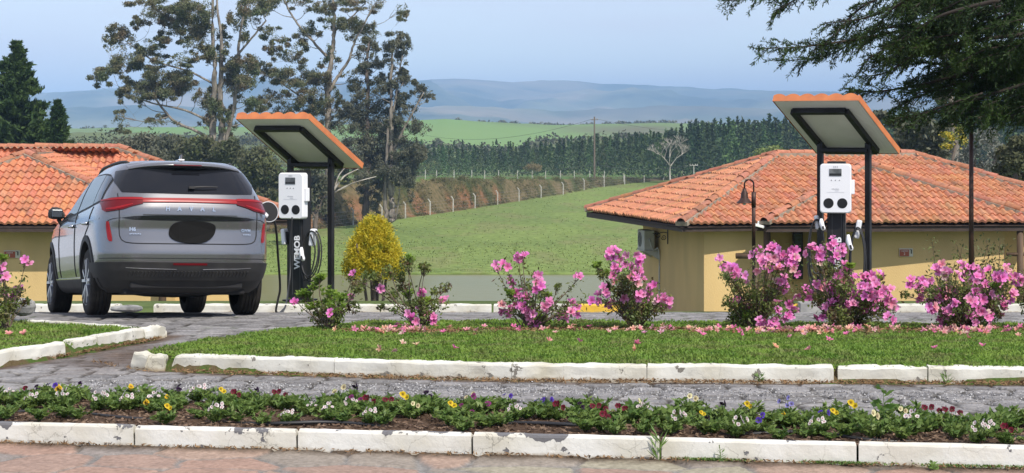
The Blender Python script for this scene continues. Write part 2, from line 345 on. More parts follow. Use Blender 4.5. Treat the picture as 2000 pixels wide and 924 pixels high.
# kerbs
def chip_mat(name, amount, edge_h, base=(.80, .80, .77), under=(.14, .14, .15), yellow=None):
    m = bpy.data.materials.new(name); m.use_nodes = True; t = m.node_tree; b = t.nodes['Principled BSDF']; N = t.nodes.new; L = t.links.new
    tc = N('ShaderNodeTexCoord'); sep = N('ShaderNodeSeparateXYZ'); L(tc.outputs['Object'], sep.inputs[0])
    gp = N('ShaderNodeNewGeometry')
    n = N('ShaderNodeTexNoise'); n.inputs['Scale'].default_value = 7; n.inputs['Detail'].default_value = 9; n.inputs['Roughness'].default_value = .62; L(gp.outputs['Position'], n.inputs['Vector'])
    n3 = N('ShaderNodeTexNoise'); n3.inputs['Scale'].default_value = 1.9; n3.inputs['Detail'].default_value = 2; L(gp.outputs['Position'], n3.inputs['Vector'])
    mr = N('ShaderNodeMapRange'); mr.inputs[1].default_value = edge_h[0]; mr.inputs[2].default_value = edge_h[1]; mr.inputs[3].default_value = 0; mr.inputs[4].default_value = .20; L(sep.outputs[2], mr.inputs[0])
    a = N('ShaderNodeMath'); a.operation = 'MULTIPLY'; L(mr.outputs[0], a.inputs[0]); 
    r3 = N('ShaderNodeMapRange'); r3.inputs[1].default_value = .42; r3.inputs[2].default_value = .62; L(n3.outputs[0], r3.inputs[0]); L(r3.outputs[0], a.inputs[1])
    s = N('ShaderNodeMath'); s.operation = 'ADD'; L(n.outputs[0], s.inputs[0]); L(a.outputs[0], s.inputs[1])
    mk_ = N('ShaderNodeMapRange'); mk_.inputs[1].default_value = amount; mk_.inputs[2].default_value = amount+.012; L(s.outputs[0], mk_.inputs[0])
    n2 = N('ShaderNodeTexNoise'); n2.inputs['Scale'].default_value = 3; n2.inputs['Detail'].default_value = 8; L(gp.outputs['Position'], n2.inputs['Vector'])
    d = N('ShaderNodeMix'); d.data_type = 'RGBA'; dr = N('ShaderNodeMapRange'); dr.inputs[1].default_value = .4; dr.inputs[2].default_value = .75; L(n2.outputs[0], dr.inputs[0]); L(dr.outputs[0], d.inputs[0])
    d.inputs[6].default_value = (*base, 1); d.inputs[7].default_value = (base[0]*.72, base[1]*.68, base[2]*.58, 1)
    # soil splashed up from the foot
    sp = N('ShaderNodeMapRange'); sp.inputs[1].default_value = .0; sp.inputs[2].default_value = .05; sp.inputs[3].default_value = .28; sp.inputs[4].default_value = -.15; L(sep.outputs[2], sp.inputs[0])
    s2 = N('ShaderNodeMath'); s2.operation = 'ADD'; L(n.outputs[0], s2.inputs[0]); L(sp.outputs[0], s2.inputs[1])
    sr = N('ShaderNodeMapRange'); sr.inputs[1].default_value = .55; sr.inputs[2].default_value = .85; L(s2.outputs[0], sr.inputs[0])
    d2 = N('ShaderNodeMix'); d2.data_type = 'RGBA'; L(sr.outputs[0], d2.inputs[0]); L(d.outputs[2], d2.inputs[6]); d2.inputs[7].default_value = (.30, .23, .14, 1)
    x = N('ShaderNodeMix'); x.data_type = 'RGBA'; L(mk_.outputs[0], x.inputs[0]); L(d2.outputs[2], x.inputs[6]); x.inputs[7].default_value = (*under, 1)
    vo = N('ShaderNodeTexVoronoi'); vo.feature = 'DISTANCE_TO_EDGE'; vo.inputs['Scale'].default_value = 4.2; vo.inputs['Randomness'].default_value = 1
    wv = N('ShaderNodeVectorMath'); wv.operation = 'MULTIPLY_ADD'; L(n.outputs['Color'], wv.inputs[0]); wv.inputs[1].default_value = (.16, .16, .16); L(gp.outputs['Position'], wv.inputs[2]); L(wv.outputs[0], vo.inputs['Vector'])
    vr = N('ShaderNodeMapRange'); vr.inputs[1].default_value = 0; vr.inputs[2].default_value = .014; vr.inputs[3].default_value = .75; vr.inputs[4].default_value = 0; L(vo.outputs['Distance'], vr.inputs[0])
    vm = N('ShaderNodeMath'); vm.operation = 'MULTIPLY'; L(vr.outputs[0], vm.inputs[0]); L(dr.outputs[0], vm.inputs[1])
    x2 = N('ShaderNodeMix'); x2.data_type = 'RGBA'; L(vm.outputs[0], x2.inputs[0]); L(x.outputs[2], x2.inputs[6]); x2.inputs[7].default_value = (.07, .06, .05, 1); x = x2
    L(x.outputs[2], b.inputs['Base Color']); b.inputs['Roughness'].default_value = .8
    bp = N('ShaderNodeBump'); bp.inputs['Strength'].default_value = .8; bp.inputs['Distance'].default_value = .012
    ad = N('ShaderNodeMath'); ad.operation = 'MULTIPLY_ADD'; L(mk_.outputs[0], ad.inputs[0]); ad.inputs[1].default_value = -.5; L(n.outputs[0], ad.inputs[2])
    L(ad.outputs[0], bp.inputs['Height']); L(bp.outputs[0], b.inputs['Normal'])
    return m
M_k1 = chip_mat('kerb paint', .665, (.085, .128), base=(.70, .70, .665))
M_k1b = chip_mat('kerb paint peeling', .625, (.075, .125), base=(.70, .70, .665))
M_k2 = chip_mat('kerb paint old', .625, (.20, .30), base=(.66, .655, .60), under=(.20, .185, .16))
M_ky = chip_mat('kerb paint yellow', .72, (.2, .3), base=(.78, .50, .06), under=(.3, .25, .15))
def kerb(p0, p1, h, w, m, rough=.004, seed=0, label=None, tilt0=0, tilt1=0, zb=None):
    p0 = np.array(p0, float); p1 = np.array(p1, float); l = np.linalg.norm(p1-p0); t = (p1-p0)/l; nrm = np.array([-t[1], t[0]])
    n = max(8, int(l/.035)); z0 = float(ground_z(p0[0], p0[1])) if zb is None else zb; z1 = float(ground_z(p1[0], p1[1])) if zb is None else zb
    r = min(.018, w*.3)
    cs = [(0, -.08), (0, h*.35), (0, h*.7), (0, h-r), (r*.3, h-r*.3), (r, h), (w/2, h), (w-r, h), (w-r*.3, h-r*.3), (w, h-r), (w, -.08)]
    A = []
    for i in range(n+1):
        u = i/n; b = p0*(1-u)+p1*u; z = z0*(1-u)+z1*u; row = []
        for k, (a, hh) in enumerate(cs):
            x = b+nrm*a; s = l*u+seed*7.3
            dz = rough*2.2*(noise2(np.array([s*5.]), np.array([k*.4+seed]), 2)[0]-.5)+rough*2*(noise2(np.array([s*23.]), np.array([k*.6+seed]), 4)[0]-.5)
            dn = rough*2*(noise2(np.array([s*9.]), np.array([hh*20+seed]), 3)[0]-.5)
            hf = hh/h if hh > 0 else 0
            e = (tilt0*(1-u)+tilt1*u)*hf
            end = (0 if 0 < i < n else (.006 if i == 0 else -.006))*(1 if k in (4, 5, 6, 7, 8) else 0)
            row.append([x[0]+nrm[0]*dn+t[0]*(end+e), x[1]+nrm[1]*dn+t[1]*(end+e), z+hh+(dz if hh > 0 else 0)])
        A.append(row)
    A = np.array(A); k = len(cs); g = G(); g.grid(A)
    g.F += [tuple(range(k))[::-1], tuple(range(n*k, n*k+k))]
    c = np.array([p0[0], p0[1], (z0+z1)/2])
    o = g.build('kerb', m, smooth=False, kind='structure', loc=c)
    return o
# nearest run: concrete blocks, white paint, some peeling
jx = [-300, -60, 262, 580, 922, 1290, 1675, 2080, 2500]
def fk_pt(px):   # where the pixel column meets the kerb line
    k = (px-1000)/F; X = k*(11.09-.1515*2.92)/(1+.1515*k); return np.array([X, FK(X)])
for i in range(len(jx)-1):
    a, b = fk_pt(jx[i]), fk_pt(jx[i+1]); t = (b-a)/np.linalg.norm(b-a)
    kerb(a+t*.006, b-t*.006, .128+.003*math.sin(i*2.1), .055, M_k1b if jx[i] in (262, 922, 1675, 1290) else M_k1, .0015, i)
# thin edging behind the bed
for i in range(6):
    a = -5+i*1.8; kerb((a, BK(a)), (a+1.77, BK(a+1.77)), .11, .05, M_k2, .003, 20+i)
# island kerb: one long cracked run with a breach at its left end
IK = [(-2.66, 15.13), (-1.35, 14.79), (0, 14.47), (1.0, 14.39), (2.37, 14.31)]
for i in range(len(IK)-1):
    kerb(IK[i], (np.array(IK[i+1])-np.array([.004, 0])), .122, .12, M_k2, .005, 30+i, tilt0=.05 if i == 0 else 0)
kerb((2.40, 14.33), (3.05, 14.29), .115, .12, M_k2, .007, 36); kerb((3.06, 14.29), (4.3, 14.24), .120, .12, M_k2, .006, 37); kerb((4.32, 14.24), (7.5, 14.1), .12, .12, M_k2, .005, 38)
kerb((-2.985, 15.22), (-2.865, 15.14), .125, .13, M_k2, .012, 40, tilt0=.02, tilt1=.04)
kerb((-2.855, 15.15), (-2.70, 15.13), .118, .12, M_k2, .007, 41, tilt1=-.01)
# left island kerb
kerb((-6.2, 14.7), (-5.0, 15.0), .12, .12, M_k2, .005, 49); kerb((-4.98, 15.02), (-4.06, 15.42), .12, .12, M_k2, .005, 50); kerb((-4.06, 15.42), (-3.73, 16.25), .12, .11, M_k2, .005, 51)
kerb((-3.70, 16.45), (-3.60, 16.85), .12, .11, M_k2, .005, 52); kerb((-3.59, 16.88), (-3.36, 17.75), .12, .11, M_k2, .005, 53); kerb((-3.355, 17.77), (-3.24, 18.2), .11, .11, M_k2, .012, 54)
kerb((-3.25, 18.33), (-3.85, 18.98), .06, .07, M_k2, .005, 55); kerb((-3.87, 19.0), (-5.9, 20.4), .06, .07, M_k2, .005, 56)
# far kerb along the parking bays
def fpt(px, D=27.0): return ((px-1000)/F*D, D)
for i, (a, b, m_) in enumerate([(-120, 60, M_k2), (64, 235, M_k2), (300, 470, M_k2), (474, 640, M_k2), (644, 800, M_k2), (804, 960, M_k2), (964, 1124, M_k2), (1128, 1250, M_ky), (1540, 1618, M_ky), (1622, 1735, M_k2), (1739, 1875, M_k2), (1880, 2100, M_k2)]):
    kerb(fpt(a), fpt(b), .12, .14, m_, .005, 60+i)
# soil of the flower bed, with bark
X, T = np.meshgrid(np.arange(-5.2, 5.2, .03), np.linspace(0, 1, 50)); D = FK(X)+.05+(BK(X)-FK(X)-.045)*T
Z = .095+.035*fbm(X*6, D*6, 4, 81)*np.sin(np.pi*T)
M_soil = mat('bed soil', (.055, .035, .024), .95, col2=(.12, .08, .055), scale=28, bump=1, bscale=60, spec=.1)
g = G(); g.grid(np.stack([X, D, Z], -1)); g.build('bed_soil', M_soil, smooth=True, kind='structure')
def litter(name, P, ln, wd, m, flat=.25, rng=RN):
    n = len(P); d = rng.normal(size=(n, 3)); d[:, 2] *= flat; V, Fc = leaves(P, ln, wd, rng, 0, unit(d), .15); return mk(name, V, Fc, m, kind='stuff')
n = 9000; X = rng.uniform(-4, 4, n); T = rng.rand(n); D = FK(X)+.06+(BK(X)-FK(X)-.08)*T; Z = .10+.035*fbm(X*6, D*6, 4, 81)*np.sin(np.pi*T)+.004
litter('bark_mulch', np.stack([X, D, Z], 1), .035, .012, mat('bark', (.10, .06, .04), .9, col2=(.22, .15, .10), scale=20, world=True))
P = []
for a, b, k in [((-2.62,15.05),(0,14.42),900),((0,14.4),(3.73,14.2),1500),((3.7,14.2),(5,14.1),300),((-4.3,15.3),(-3.7,16.3),400),((-3.7,16.4),(-3.25,18.0),500),((-3.4,15.8),(-2.8,15.0),60)]:
    t = rng.rand(k)[:, None]; q = np.array(a)*(1-t)+np.array(b)*t; q[:, 1] -= np.abs(rng.normal(size=k))*.055; P.append(q)
P = np.concatenate(P); P = np.column_stack([P, ground_z(P[:, 0], P[:, 1])+.008+.02*rng.rand(len(P))**2])
litter('dry_leaf_litter', P, .04, .009, M_litter, .45)
n = 900; X = rng.uniform(-3.4, 3.4, n); P = np.column_stack([X, FK(X)-.005-np.abs(rng.normal(size=n))*.03, .012+.012*rng.rand(n)]); litter('kerb_litter', P, .03, .008, M_litter, .5)
n = 3500; X = rng.uniform(-1.8, 5.4, n); D = 18.4+.25*np.sin(X*1.7)+rng.normal(size=n)*.22; litter('azalea_mulch', np.column_stack([X, D, island_top(X, D, ISL)+.008]), .05, .016, M_litter, .3)
# loose grit on the road
n = 4500; X = rng.uniform(-3.2, 3.6, n); D = 13.7-.12*X+rng.normal(size=n)*.25; P = np.column_stack([X, D, ground_z(X, D)+.010])
litter('grit', P, .013, .012, mat('grit', (.22, .22, .23), .8, col2=(.45, .45, .45), scale=40, world=True), .4)

# tufts and dung-coloured specks in the meadow
rng = np.random.RandomState(17); n = 9000; px_ = rng.uniform(520, 1420, n); D_ = 184+(rng.rand(n)**1.6)*330; D_ = np.where(D_ < np.interp(px_, FX, FD)-1, D_, 190+rng.rand(n)*40); X_ = (px_-1000)/F*D_; nz = fbm(X_*.12, D_*.06, 3, 88); ok = rng.rand(n) < nz*1.3
P = np.stack([X_, D_, ground_z(X_, D_)+.06], 1)[ok]; dd = np.tile([0, 0, 1.], (len(P), 1)); V, Fc = leaves(P, .20, .12, rng, 0, dd, .9)
mk('meadow_tufts', V, Fc, mat('meadow tufts', (.14, .19, .055), .8, col2=(.21, .24, .09), scale=.5, world=True, transl=.2, spec=.1), kind='stuff')
# ---------------------------------------------------------------- far land
def ridge(name, D0, D1, pxs, pys, zb, m, nx=420, ny=26, rough=0., rs=1., seed=0, spur=0., smooth=True, shape=1.0):
    """a rise that climbs from D0 (height zb) to its crest at D1 and falls away behind it"""
    sx = np.linspace(pxs[0], pxs[-1], nx); t = np.concatenate([np.linspace(0, 1, ny), [1.12, 1.3]]); SX, TT = np.meshgrid(sx, t)
    D = D0+(D1-D0)*TT; X = (SX-1000)/F*D; top = EYE-(np.interp(SX, pxs, pys)-250)/F*D1
    z0 = np.interp(SX, [pxs[0], pxs[-1]], [zb, zb]); tt = np.where(TT <= 1, TT, 1)**shape
    prof = sst(tt) if shape == 1.0 else tt
    Z = z0+(top-z0)*prof
    if spur: 
        q = fbm(X/spur*1.0+D/spur*.25, D/spur*.35, 5, seed)-.5; Z += q*(top-z0)*2.0*np.sin(np.pi*np.clip(TT, 0, 1))**.8; Z = np.where(TT < .99, np.minimum(Z, EYE+(top-EYE)*D/D1*.97), Z)
    Z += (fbm(X*rs, D*rs, 4, seed+3)-.5)*rough*(TT > .02)
    Z = np.where(TT > 1, Z-(TT-1)*(top-z0)*1.5, Z)
    return mk(name, np.stack([X, D, Z], -1).reshape(-1, 3), grid_faces(*X.shape), m, smooth=smooth, kind='structure')
def grid_faces(nr, nc):
    i, j = np.meshgrid(np.arange(nr-1), np.arange(nc-1), indexing='ij'); a = (i*nc+j).ravel(); return np.stack([a, a+1, a+nc+1, a+nc], 1)
M_mtn = mat('mountain slopes', (.018, .045, .022), .95, col2=(.13, .15, .075), scale=.0022, detail=12, col3=(.27, .22, .14), scale3=.0012, spec=.1, world=True, lo=.42, hi=.62)  # forest and grass patches, contrast raised in the colour for missing ridge shading
M_field = mat('far pasture', (.13, .24, .055), .95, col2=(.17, .26, .075), scale=.004, detail=5, col3=(.13, .11, .07), scale3=.006, spec=.1, world=True, stretch=(.6, .35, 1))
M_brush = mat('brush hill', (.075, .075, .04), .95, col2=(.12, .15, .06), scale=.014, detail=8, col3=(.14, .20, .07), scale3=.009, spec=.1, world=True, bump=1)
mpx = [-900,-300,0,100,180,260,350,430,520,640,740,820,845,885,930,960,1000,1030,1060,1100,1140,1180,1240,1290,1350,1400,1440,1480,1520,1560,1620,1700,1800,2000,2400,2900]
mpy = [210,195,186,181,177,172,166,150,154,160,158,157,154,153,156,159,160,157,156,157,160,164,166,168,171,174,174,176,177,180,178,187,196,205,215,220]
ridge('mountains', 6200, 9000, mpx, mpy, -20, M_mtn, nx=800, ny=110, rough=14, rs=.010, seed=5, spur=620, shape=.8)
ridge('foothills', 4600, 5600, [-900,0,100,300,500,700,900,1100,1300,1500,1700,2900], [232,214,212,205,218,210,208,216,206,212,214,225], -24, M_mtn, nx=500, ny=40, rough=10, rs=.02, seed=15, spur=420, shape=.9)
ridge('pasture_hill', 900, 1500, [-900,0,150,300,400,500,640,740,820,870,930,1000,1090,1150,1300,1420,1500,1700,2900], [262,256,252,250,248,249,246,240,235,233,238,241,246,244,240,242,245,250,255], -30, M_field, rough=3, rs=.02, seed=25)
ridge('brush_hill', 640, 820, [-900,0,160,300,420,560,700,830,870,920,980,1020,1060,1100,1160,1230,1330,1420,1550,1700,2900], [275,262,258,264,270,268,275,284,278,284,290,285,272,277,272,264,268,262,252,250,255], -26, M_brush, rough=3.5, rs=.05, seed=35)
M_haze = bpy.data.materials.new('haze'); M_haze.use_nodes = True; _t = M_haze.node_tree; _t.nodes.remove(_t.nodes['Principled BSDF'])
_v = _t.nodes.new('ShaderNodeVolumePrincipled'); _v.inputs['Color'].default_value = (.42, .66, 1.0, 1); _v.inputs['Density'].default_value = 1.6e-4; _v.inputs['Anisotropy'].default_value = -.5
_t.links.new(_v.outputs[0], _t.nodes['Material Output'].inputs['Volume'])
g = G(); g.box((0, 9000, 120), (44000, 22400, 360)); hz = g.build('haze', M_haze, kind='stuff')
# ---------------------------------------------------------------- trees
def clump_pts(cx, cy, rx, ry, D, n, rng, dep=1.0):
    c = PT(cx, cy, D); s = D/F; q = rng.normal(size=(n, 3)); q = unit(q)*(rng.rand(n, 1)**.5)*1.22
    return c+q*np.array([rx*s, max(rx, ry)*s*dep, ry*s])
M_bark = mat('eucalyptus bark', (.30, .27, .23), .85, col2=(.13, .11, .09), scale=1.2, stretch=(3, 3, .5), bump=1, spec=.2)
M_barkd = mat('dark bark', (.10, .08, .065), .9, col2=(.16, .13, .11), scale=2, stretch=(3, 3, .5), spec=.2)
M_barkw = mat('pale bark', (.50, .47, .42), .85, col2=(.30, .27, .23), scale=1.5, spec=.2)
M_euc = mat('eucalyptus leaves', (.095, .13, .055), .5, col2=(.165, .165, .08), scale=.35, detail=5, transl=.22, world=True, col3=(.17, .13, .075), scale3=.5, spec=.4)
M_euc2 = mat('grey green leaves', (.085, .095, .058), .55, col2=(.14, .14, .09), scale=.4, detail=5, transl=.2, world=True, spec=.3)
M_scrub = mat('scrub leaves', (.065, .085, .035), .6, col2=(.12, .12, .065), scale=.3, detail=5, transl=.2, world=True, spec=.2, col3=(.14, .16, .05), scale3=.25)
M_pine = mat('pine needles', (.028, .060, .018), .6, col2=(.07, .115, .03), scale=.8, detail=5, transl=.15, world=True, spec=.2)
M_pine2 = mat('plantation needles', (.032, .060, .026), .7, col2=(.065, .10, .035), scale=.6, detail=5, transl=.1, world=True, spec=.2, attr='vary')
M_wood2 = mat('woodland leaves', (.065, .085, .04), .7, col2=(.12, .125, .065), scale=.3, detail=5, transl=.15, world=True, spec=.2, attr='vary')
def tree(name, label, cat, D, base, trunks, clumps, mleaf, mbark, ln, wd, dens, seed=1, group=None, branches=True, droop=.45, djit=1.0, brad=.05, crown='crown', sat=0):
    """trunks: lists of (px, py, radius m); clumps: (px, py, rx, ry) - every clump gets its own depth and a limb"""
    rng = np.random.RandomState(seed); b = PT(base[0], base[1], D); b[2] = min(b[2], b[2])
    t = thing(name, label, cat, b, group=group); g = G(); nodes = []
    for tr in trunks:
        P = np.array([PT(a, c, D+rng.normal()*.3) for a, c, _ in tr]); Q = spline(P, 5*len(P)); R_ = np.interp(np.linspace(0, len(tr)-1, len(Q)), range(len(tr)), [q[2] for q in tr])
        Q[:, :2] += rng.normal(size=(len(Q), 2))*R_[:, None]*.25; g.tube(Q, R_, 7); nodes += [(q, r) for q, r in zip(Q, R_)]
    NP = np.array([q for q, _ in nodes]); NR = np.array([r for _, r in nodes]); Cs = []
    if sat:
        ex = []
        for (cx, cy, rx, ry) in clumps:
            for _ in range(sat): a = rng.rand()*6.28; ex.append((cx+math.cos(a)*rx*1.25, cy+math.sin(a)*ry*1.25+2, rx*.5, ry*.5))
        clumps = list(clumps)+ex
    for (cx, cy, rx, ry) in clumps:
        off = rng.normal()*djit*max(rx, 14)*D/F*1.2; n = max(12, int(rx*ry*dens)); c = clump_pts(cx, cy, rx, ry, D+off, n, rng)
        # break the clump into tufts
        k = max(3, n//17); cc = c[rng.randint(0, n, k)]; w = rng.randint(0, k, n); c = cc[w]+(c-cc[w])*.72; Cs.append(c)
        if branches:
            tgt = PT(cx, cy, D+off); dz = tgt[2]-NP[:, 2]; dd = np.linalg.norm(NP-tgt, axis=1)+np.where(dz < .35*np.hypot(*(NP-tgt)[:, :2].T), 6*np.abs(dz)+4, 0)*.6
            i = int(np.argmin(dd)); a = NP[i]; mid = a*.5+tgt*.5+np.array([0, 0, -.10*np.linalg.norm(tgt-a)])+rng.normal(size=3)*.06*np.linalg.norm(tgt-a)
            Q = spline([a, mid, tgt], 8); r0 = min(NR[i]*.55, brad*(1+np.linalg.norm(tgt-a)*.12)); g.tube(Q, np.linspace(r0, r0*.25, 8), 5)
            for q in cc[:6]: g.tube(spline([Q[5], (Q[5]+q)/2+rng.normal(size=3)*.1, q], 4), np.linspace(r0*.35, r0*.12, 4), 3, cap=False)
            NP = np.concatenate([NP, Q[2:6]]); NR = np.concatenate([NR, np.linspace(r0, r0*.4, 4)])
    g.build('trunk', mbark, t, smooth=True)
    Cc = np.concatenate(Cs); kf = 15.*F/3800*(D/F)/(250/3800.)/15; nz = fbm((Cc[:, 0]+.4*Cc[:, 1])*.95/kf+50, Cc[:, 2]*1.15/kf+50+.3*Cc[:, 1], 3, seed % 50); Cc = Cc[(nz > .43) | (rng.rand(len(Cc)) < .10)] if sat else Cc
    V, Fc = leaves(Cc, ln, wd, rng, droop); mk(crown, V, Fc, mleaf, t)
    return t
T1 = [(236,65,20,16),(222,76,14,12),(213,95,8,9),(253,80,12,9),(299,20,28,18),(275,42,13,11),(290,4,30,9),(240,115,24,17),(222,137,24,13),(198,150,17,13),(265,128,20,12),(275,102,17,12),(302,90,22,12),(322,78,14,9),(309,118,19,10),(350,22,28,13),(325,47,20,12),(367,35,26,16),(358,56,28,16),(384,65,26,16),(372,12,28,12),(400,25,16,24),(400,90,18,18),(370,88,18,9),(375,115,18,10),(350,113,18,10),(415,105,10,18),(333,145,28,11),(299,150,24,11),(432,68,15,14),(469,42,16,26),(486,20,24,18),(511,12,24,16),(465,122,23,14),(486,135,23,14),(455,148,18,18),(248,175,20,8),(236,184,7,11),(275,170,26,15),(307,165,28,20),(341,157,28,18),(324,182,18,10),(358,170,20,14),(299,188,16,8),(273,197,7,7),(401,196,16,20),(415,212,12,22),(401,235,10,10),(452,170,20,22),(477,160,26,20),(494,200,22,12),(316,237,20,10),(236,228,13,10),(243,245,13,9),(302,240,11,9),(448,222,12,12),(452,246,14,12),(440,100,10,12)]
tree('eucalyptus_tree', 'tall eucalyptus with a pale double trunk rising behind the grey car', 'tree', 245, (424, 462),
     [[(420,462,.75),(420,400,.62),(419,330,.52),(416,260,.46),(417,200,.40),(419,130,.30),(415,60,.22),(417,-60,.12)], [(430,462,.5),(430,330,.42),(433,262,.46),(431,190,.36),(432,120,.28),(432,70,.2),(424,10,.14),(424,-60,.1)],
      [(436,300,.25),(458,200,.26),(464,130,.22),(470,60,.16),(488,-40,.1)], [(432,300,.2),(395,262,.2),(340,236,.17),(300,190,.12)],[(432,140,.18),(470,100,.15),(520,40,.1)],[(416,240,.16),(360,215,.14),(300,202,.10),(240,182,.06)],[(420,165,.15),(370,140,.12),(300,118,.1),(245,80,.06)]],
     T1, M_euc, M_bark, .33, .11, 4.6, 1, sat=5, group='tall eucalyptus trees behind the meadow edge')
T2 = [(518,10,28,12),(581,5,20,8),(626,15,20,14),(650,38,18,12),(601,61,20,14),(676,52,25,13),(703,56,24,16),(716,78,11,14),(680,6,34,9),(734,8,20,11),(781,20,11,12),(790,28,6,8),(729,52,7,9),(641,112,16,16),(527,60,16,11),(578,98,16,16),(568,112,20,11),(532,98,13,13),(550,78,12,9),(527,140,18,14),(560,142,20,13),(608,148,26,16),(503,125,12,14),(536,190,22,13),(585,200,22,14),(617,182,22,14),(644,200,14,12),(506,204,15,13),(572,163,28,11),(617,158,22,11),(656,182,8,12),(690,150,18,18),(555,215,24,12),(625,215,20,12),(600,232,22,12),(660,222,12,14)]
tree('eucalyptus_tree', 'eucalyptus with a forked grey trunk rising above the left tiled canopy', 'tree', 262, (642, 448),
     [[(640,448,.6),(642,380,.52),(642,300,.46),(640,220,.42),(641,170,.40),(647,120,.34),(652,60,.28),(652,20,.22),(645,-50,.12)], [(642,180,.24),(660,150,.22),(682,115,.18),(694,80,.14),(730,10,.09)], [(648,120,.2),(600,70,.16),(570,30,.13),(550,-10,.1)],[(640,230,.2),(610,205,.15),(560,170,.1),(530,150,.07)],[(655,60,.12),(690,30,.1),(715,5,.08)]],
     T2, M_euc, M_bark, .33, .11, 4.6, 2, sat=5, group='tall eucalyptus trees behind the meadow edge')
T3 = [(732,92,9,18),(706,108,15,13),(742,126,24,10),(743,157,17,12),(698,168,12,13),(725,207,32,22),(698,222,24,18),(680,211,13,13),(725,244,38,22),(680,250,24,20),(716,280,38,22),(730,316,28,20),(747,333,24,20),(721,377,13,20),(731,400,11,16),(669,333,20,16),(690,300,26,20),(712,345,24,20),(745,360,16,18),(735,185,20,14),(715,140,14,12)]
tree('eucalyptus_tree', 'dark slender eucalyptus standing beside the left tiled canopy', 'tree', 258, (716, 441),
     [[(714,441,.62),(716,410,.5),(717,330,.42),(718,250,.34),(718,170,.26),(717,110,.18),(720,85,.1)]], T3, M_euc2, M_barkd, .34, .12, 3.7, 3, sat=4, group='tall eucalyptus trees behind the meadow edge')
T4 = [(780,70,18,11),(797,86,7,15),(760,92,20,13),(780,106,13,16),(788,142,10,8),(790,155,15,13),(823,173,15,11),(836,186,9,8),(752,173,18,15),(779,195,17,12),(806,210,15,12),(761,225,18,18),(815,252,18,17),(770,276,34,20),(797,294,24,18),(743,303,38,18),(790,333,28,22),(799,356,17,14),(768,130,10,12),(762,250,16,16),(772,340,20,18),(820,305,14,14),(806,380,10,8),(785,235,12,12)]
tree('eucalyptus_tree', 'eucalyptus with a pale peeling trunk, last of the row before the open hills', 'tree', 255, (764, 434),
     [[(765,434,.62),(765,400,.46),(764,350,.40),(763,290,.34),(764,230,.28),(764,160,.2),(766,100,.12)], [(755,430,.3),(752,380,.26),(754,330,.22),(758,250,.16)], [(766,300,.2),(785,260,.17),(806,220,.12),(828,180,.07)],[(768,220,.14),(778,150,.1),(786,110,.07)],[(772,430,.12),(778,400,.1),(780,370,.07)]], T4, M_euc2, M_bark, .34, .12, 3.7, 4, sat=4, group='tall eucalyptus trees behind the meadow edge')
tree('pale_tree', 'small pale branched tree right of the left charging canopy post', 'tree', 180, (650, 500),
     [[(650,500,.13),(650,440,.13),(649,385,.12),(652,372,.10),(672,345,.08),(700,330,.04)], [(650,378,.09),(680,362,.08),(708,352,.05),(735,345,.03)], [(651,374,.07),(664,340,.05),(690,312,.03)],[(650,380,.05),(648,350,.04),(652,320,.03)]],
     [(668,352,12,5),(690,338,12,6),(655,335,8,6)], M_scrub, M_barkw, .3, .12, .35, 5, branches=False)
# understorey
US = [('scrub_tree','rounded dark scrub tree between the left cabin roof and the lone double trunk', 235, 330, 440, [(250,286,30,22),(285,280,30,24),(320,285,30,24),(300,310,40,22),(345,300,30,22),(340,275,20,14)], M_euc2),
      ('scrub_tree','olive scrub tree directly behind the roof of the grey car', 225, 400, 445, [(370,290,30,22),(400,282,24,18),(440,292,30,20),(420,310,40,20),(465,305,26,20),(385,312,30,18),(455,280,16,12)], M_scrub),
      ('scrub_tree','leafy green tree between the grey car and the left charging canopy', 215, 520, 450, [(490,318,26,24),(520,330,28,26),(500,352,30,20),(545,352,26,22),(510,300,24,16),(478,340,20,20),(530,380,30,18),(560,372,20,16),(500,390,26,14)], M_scrub),
      ('scrub_tree','dark leafy scrub tree seen through the posts of the left charging canopy', 220, 615, 450, [(600,345,26,20),(625,360,26,24),(600,380,26,20),(622,402,24,18),(590,412,22,14),(610,330,26,10)], M_euc2)]
for nm, lb, D, bx, by, cl, ml in US:
    tree(nm, lb, 'tree', D, (bx, by), [[(bx, by, .3), (bx+3, by-50, .24), (bx-4, by-100, .16)], [(bx, by-20, .14), (bx+22, by-80, .1)], [(bx, by-25, .14), (bx-26, by-85, .1)]], cl, ml, M_barkd, .55, .24, 1.15, int(bx))
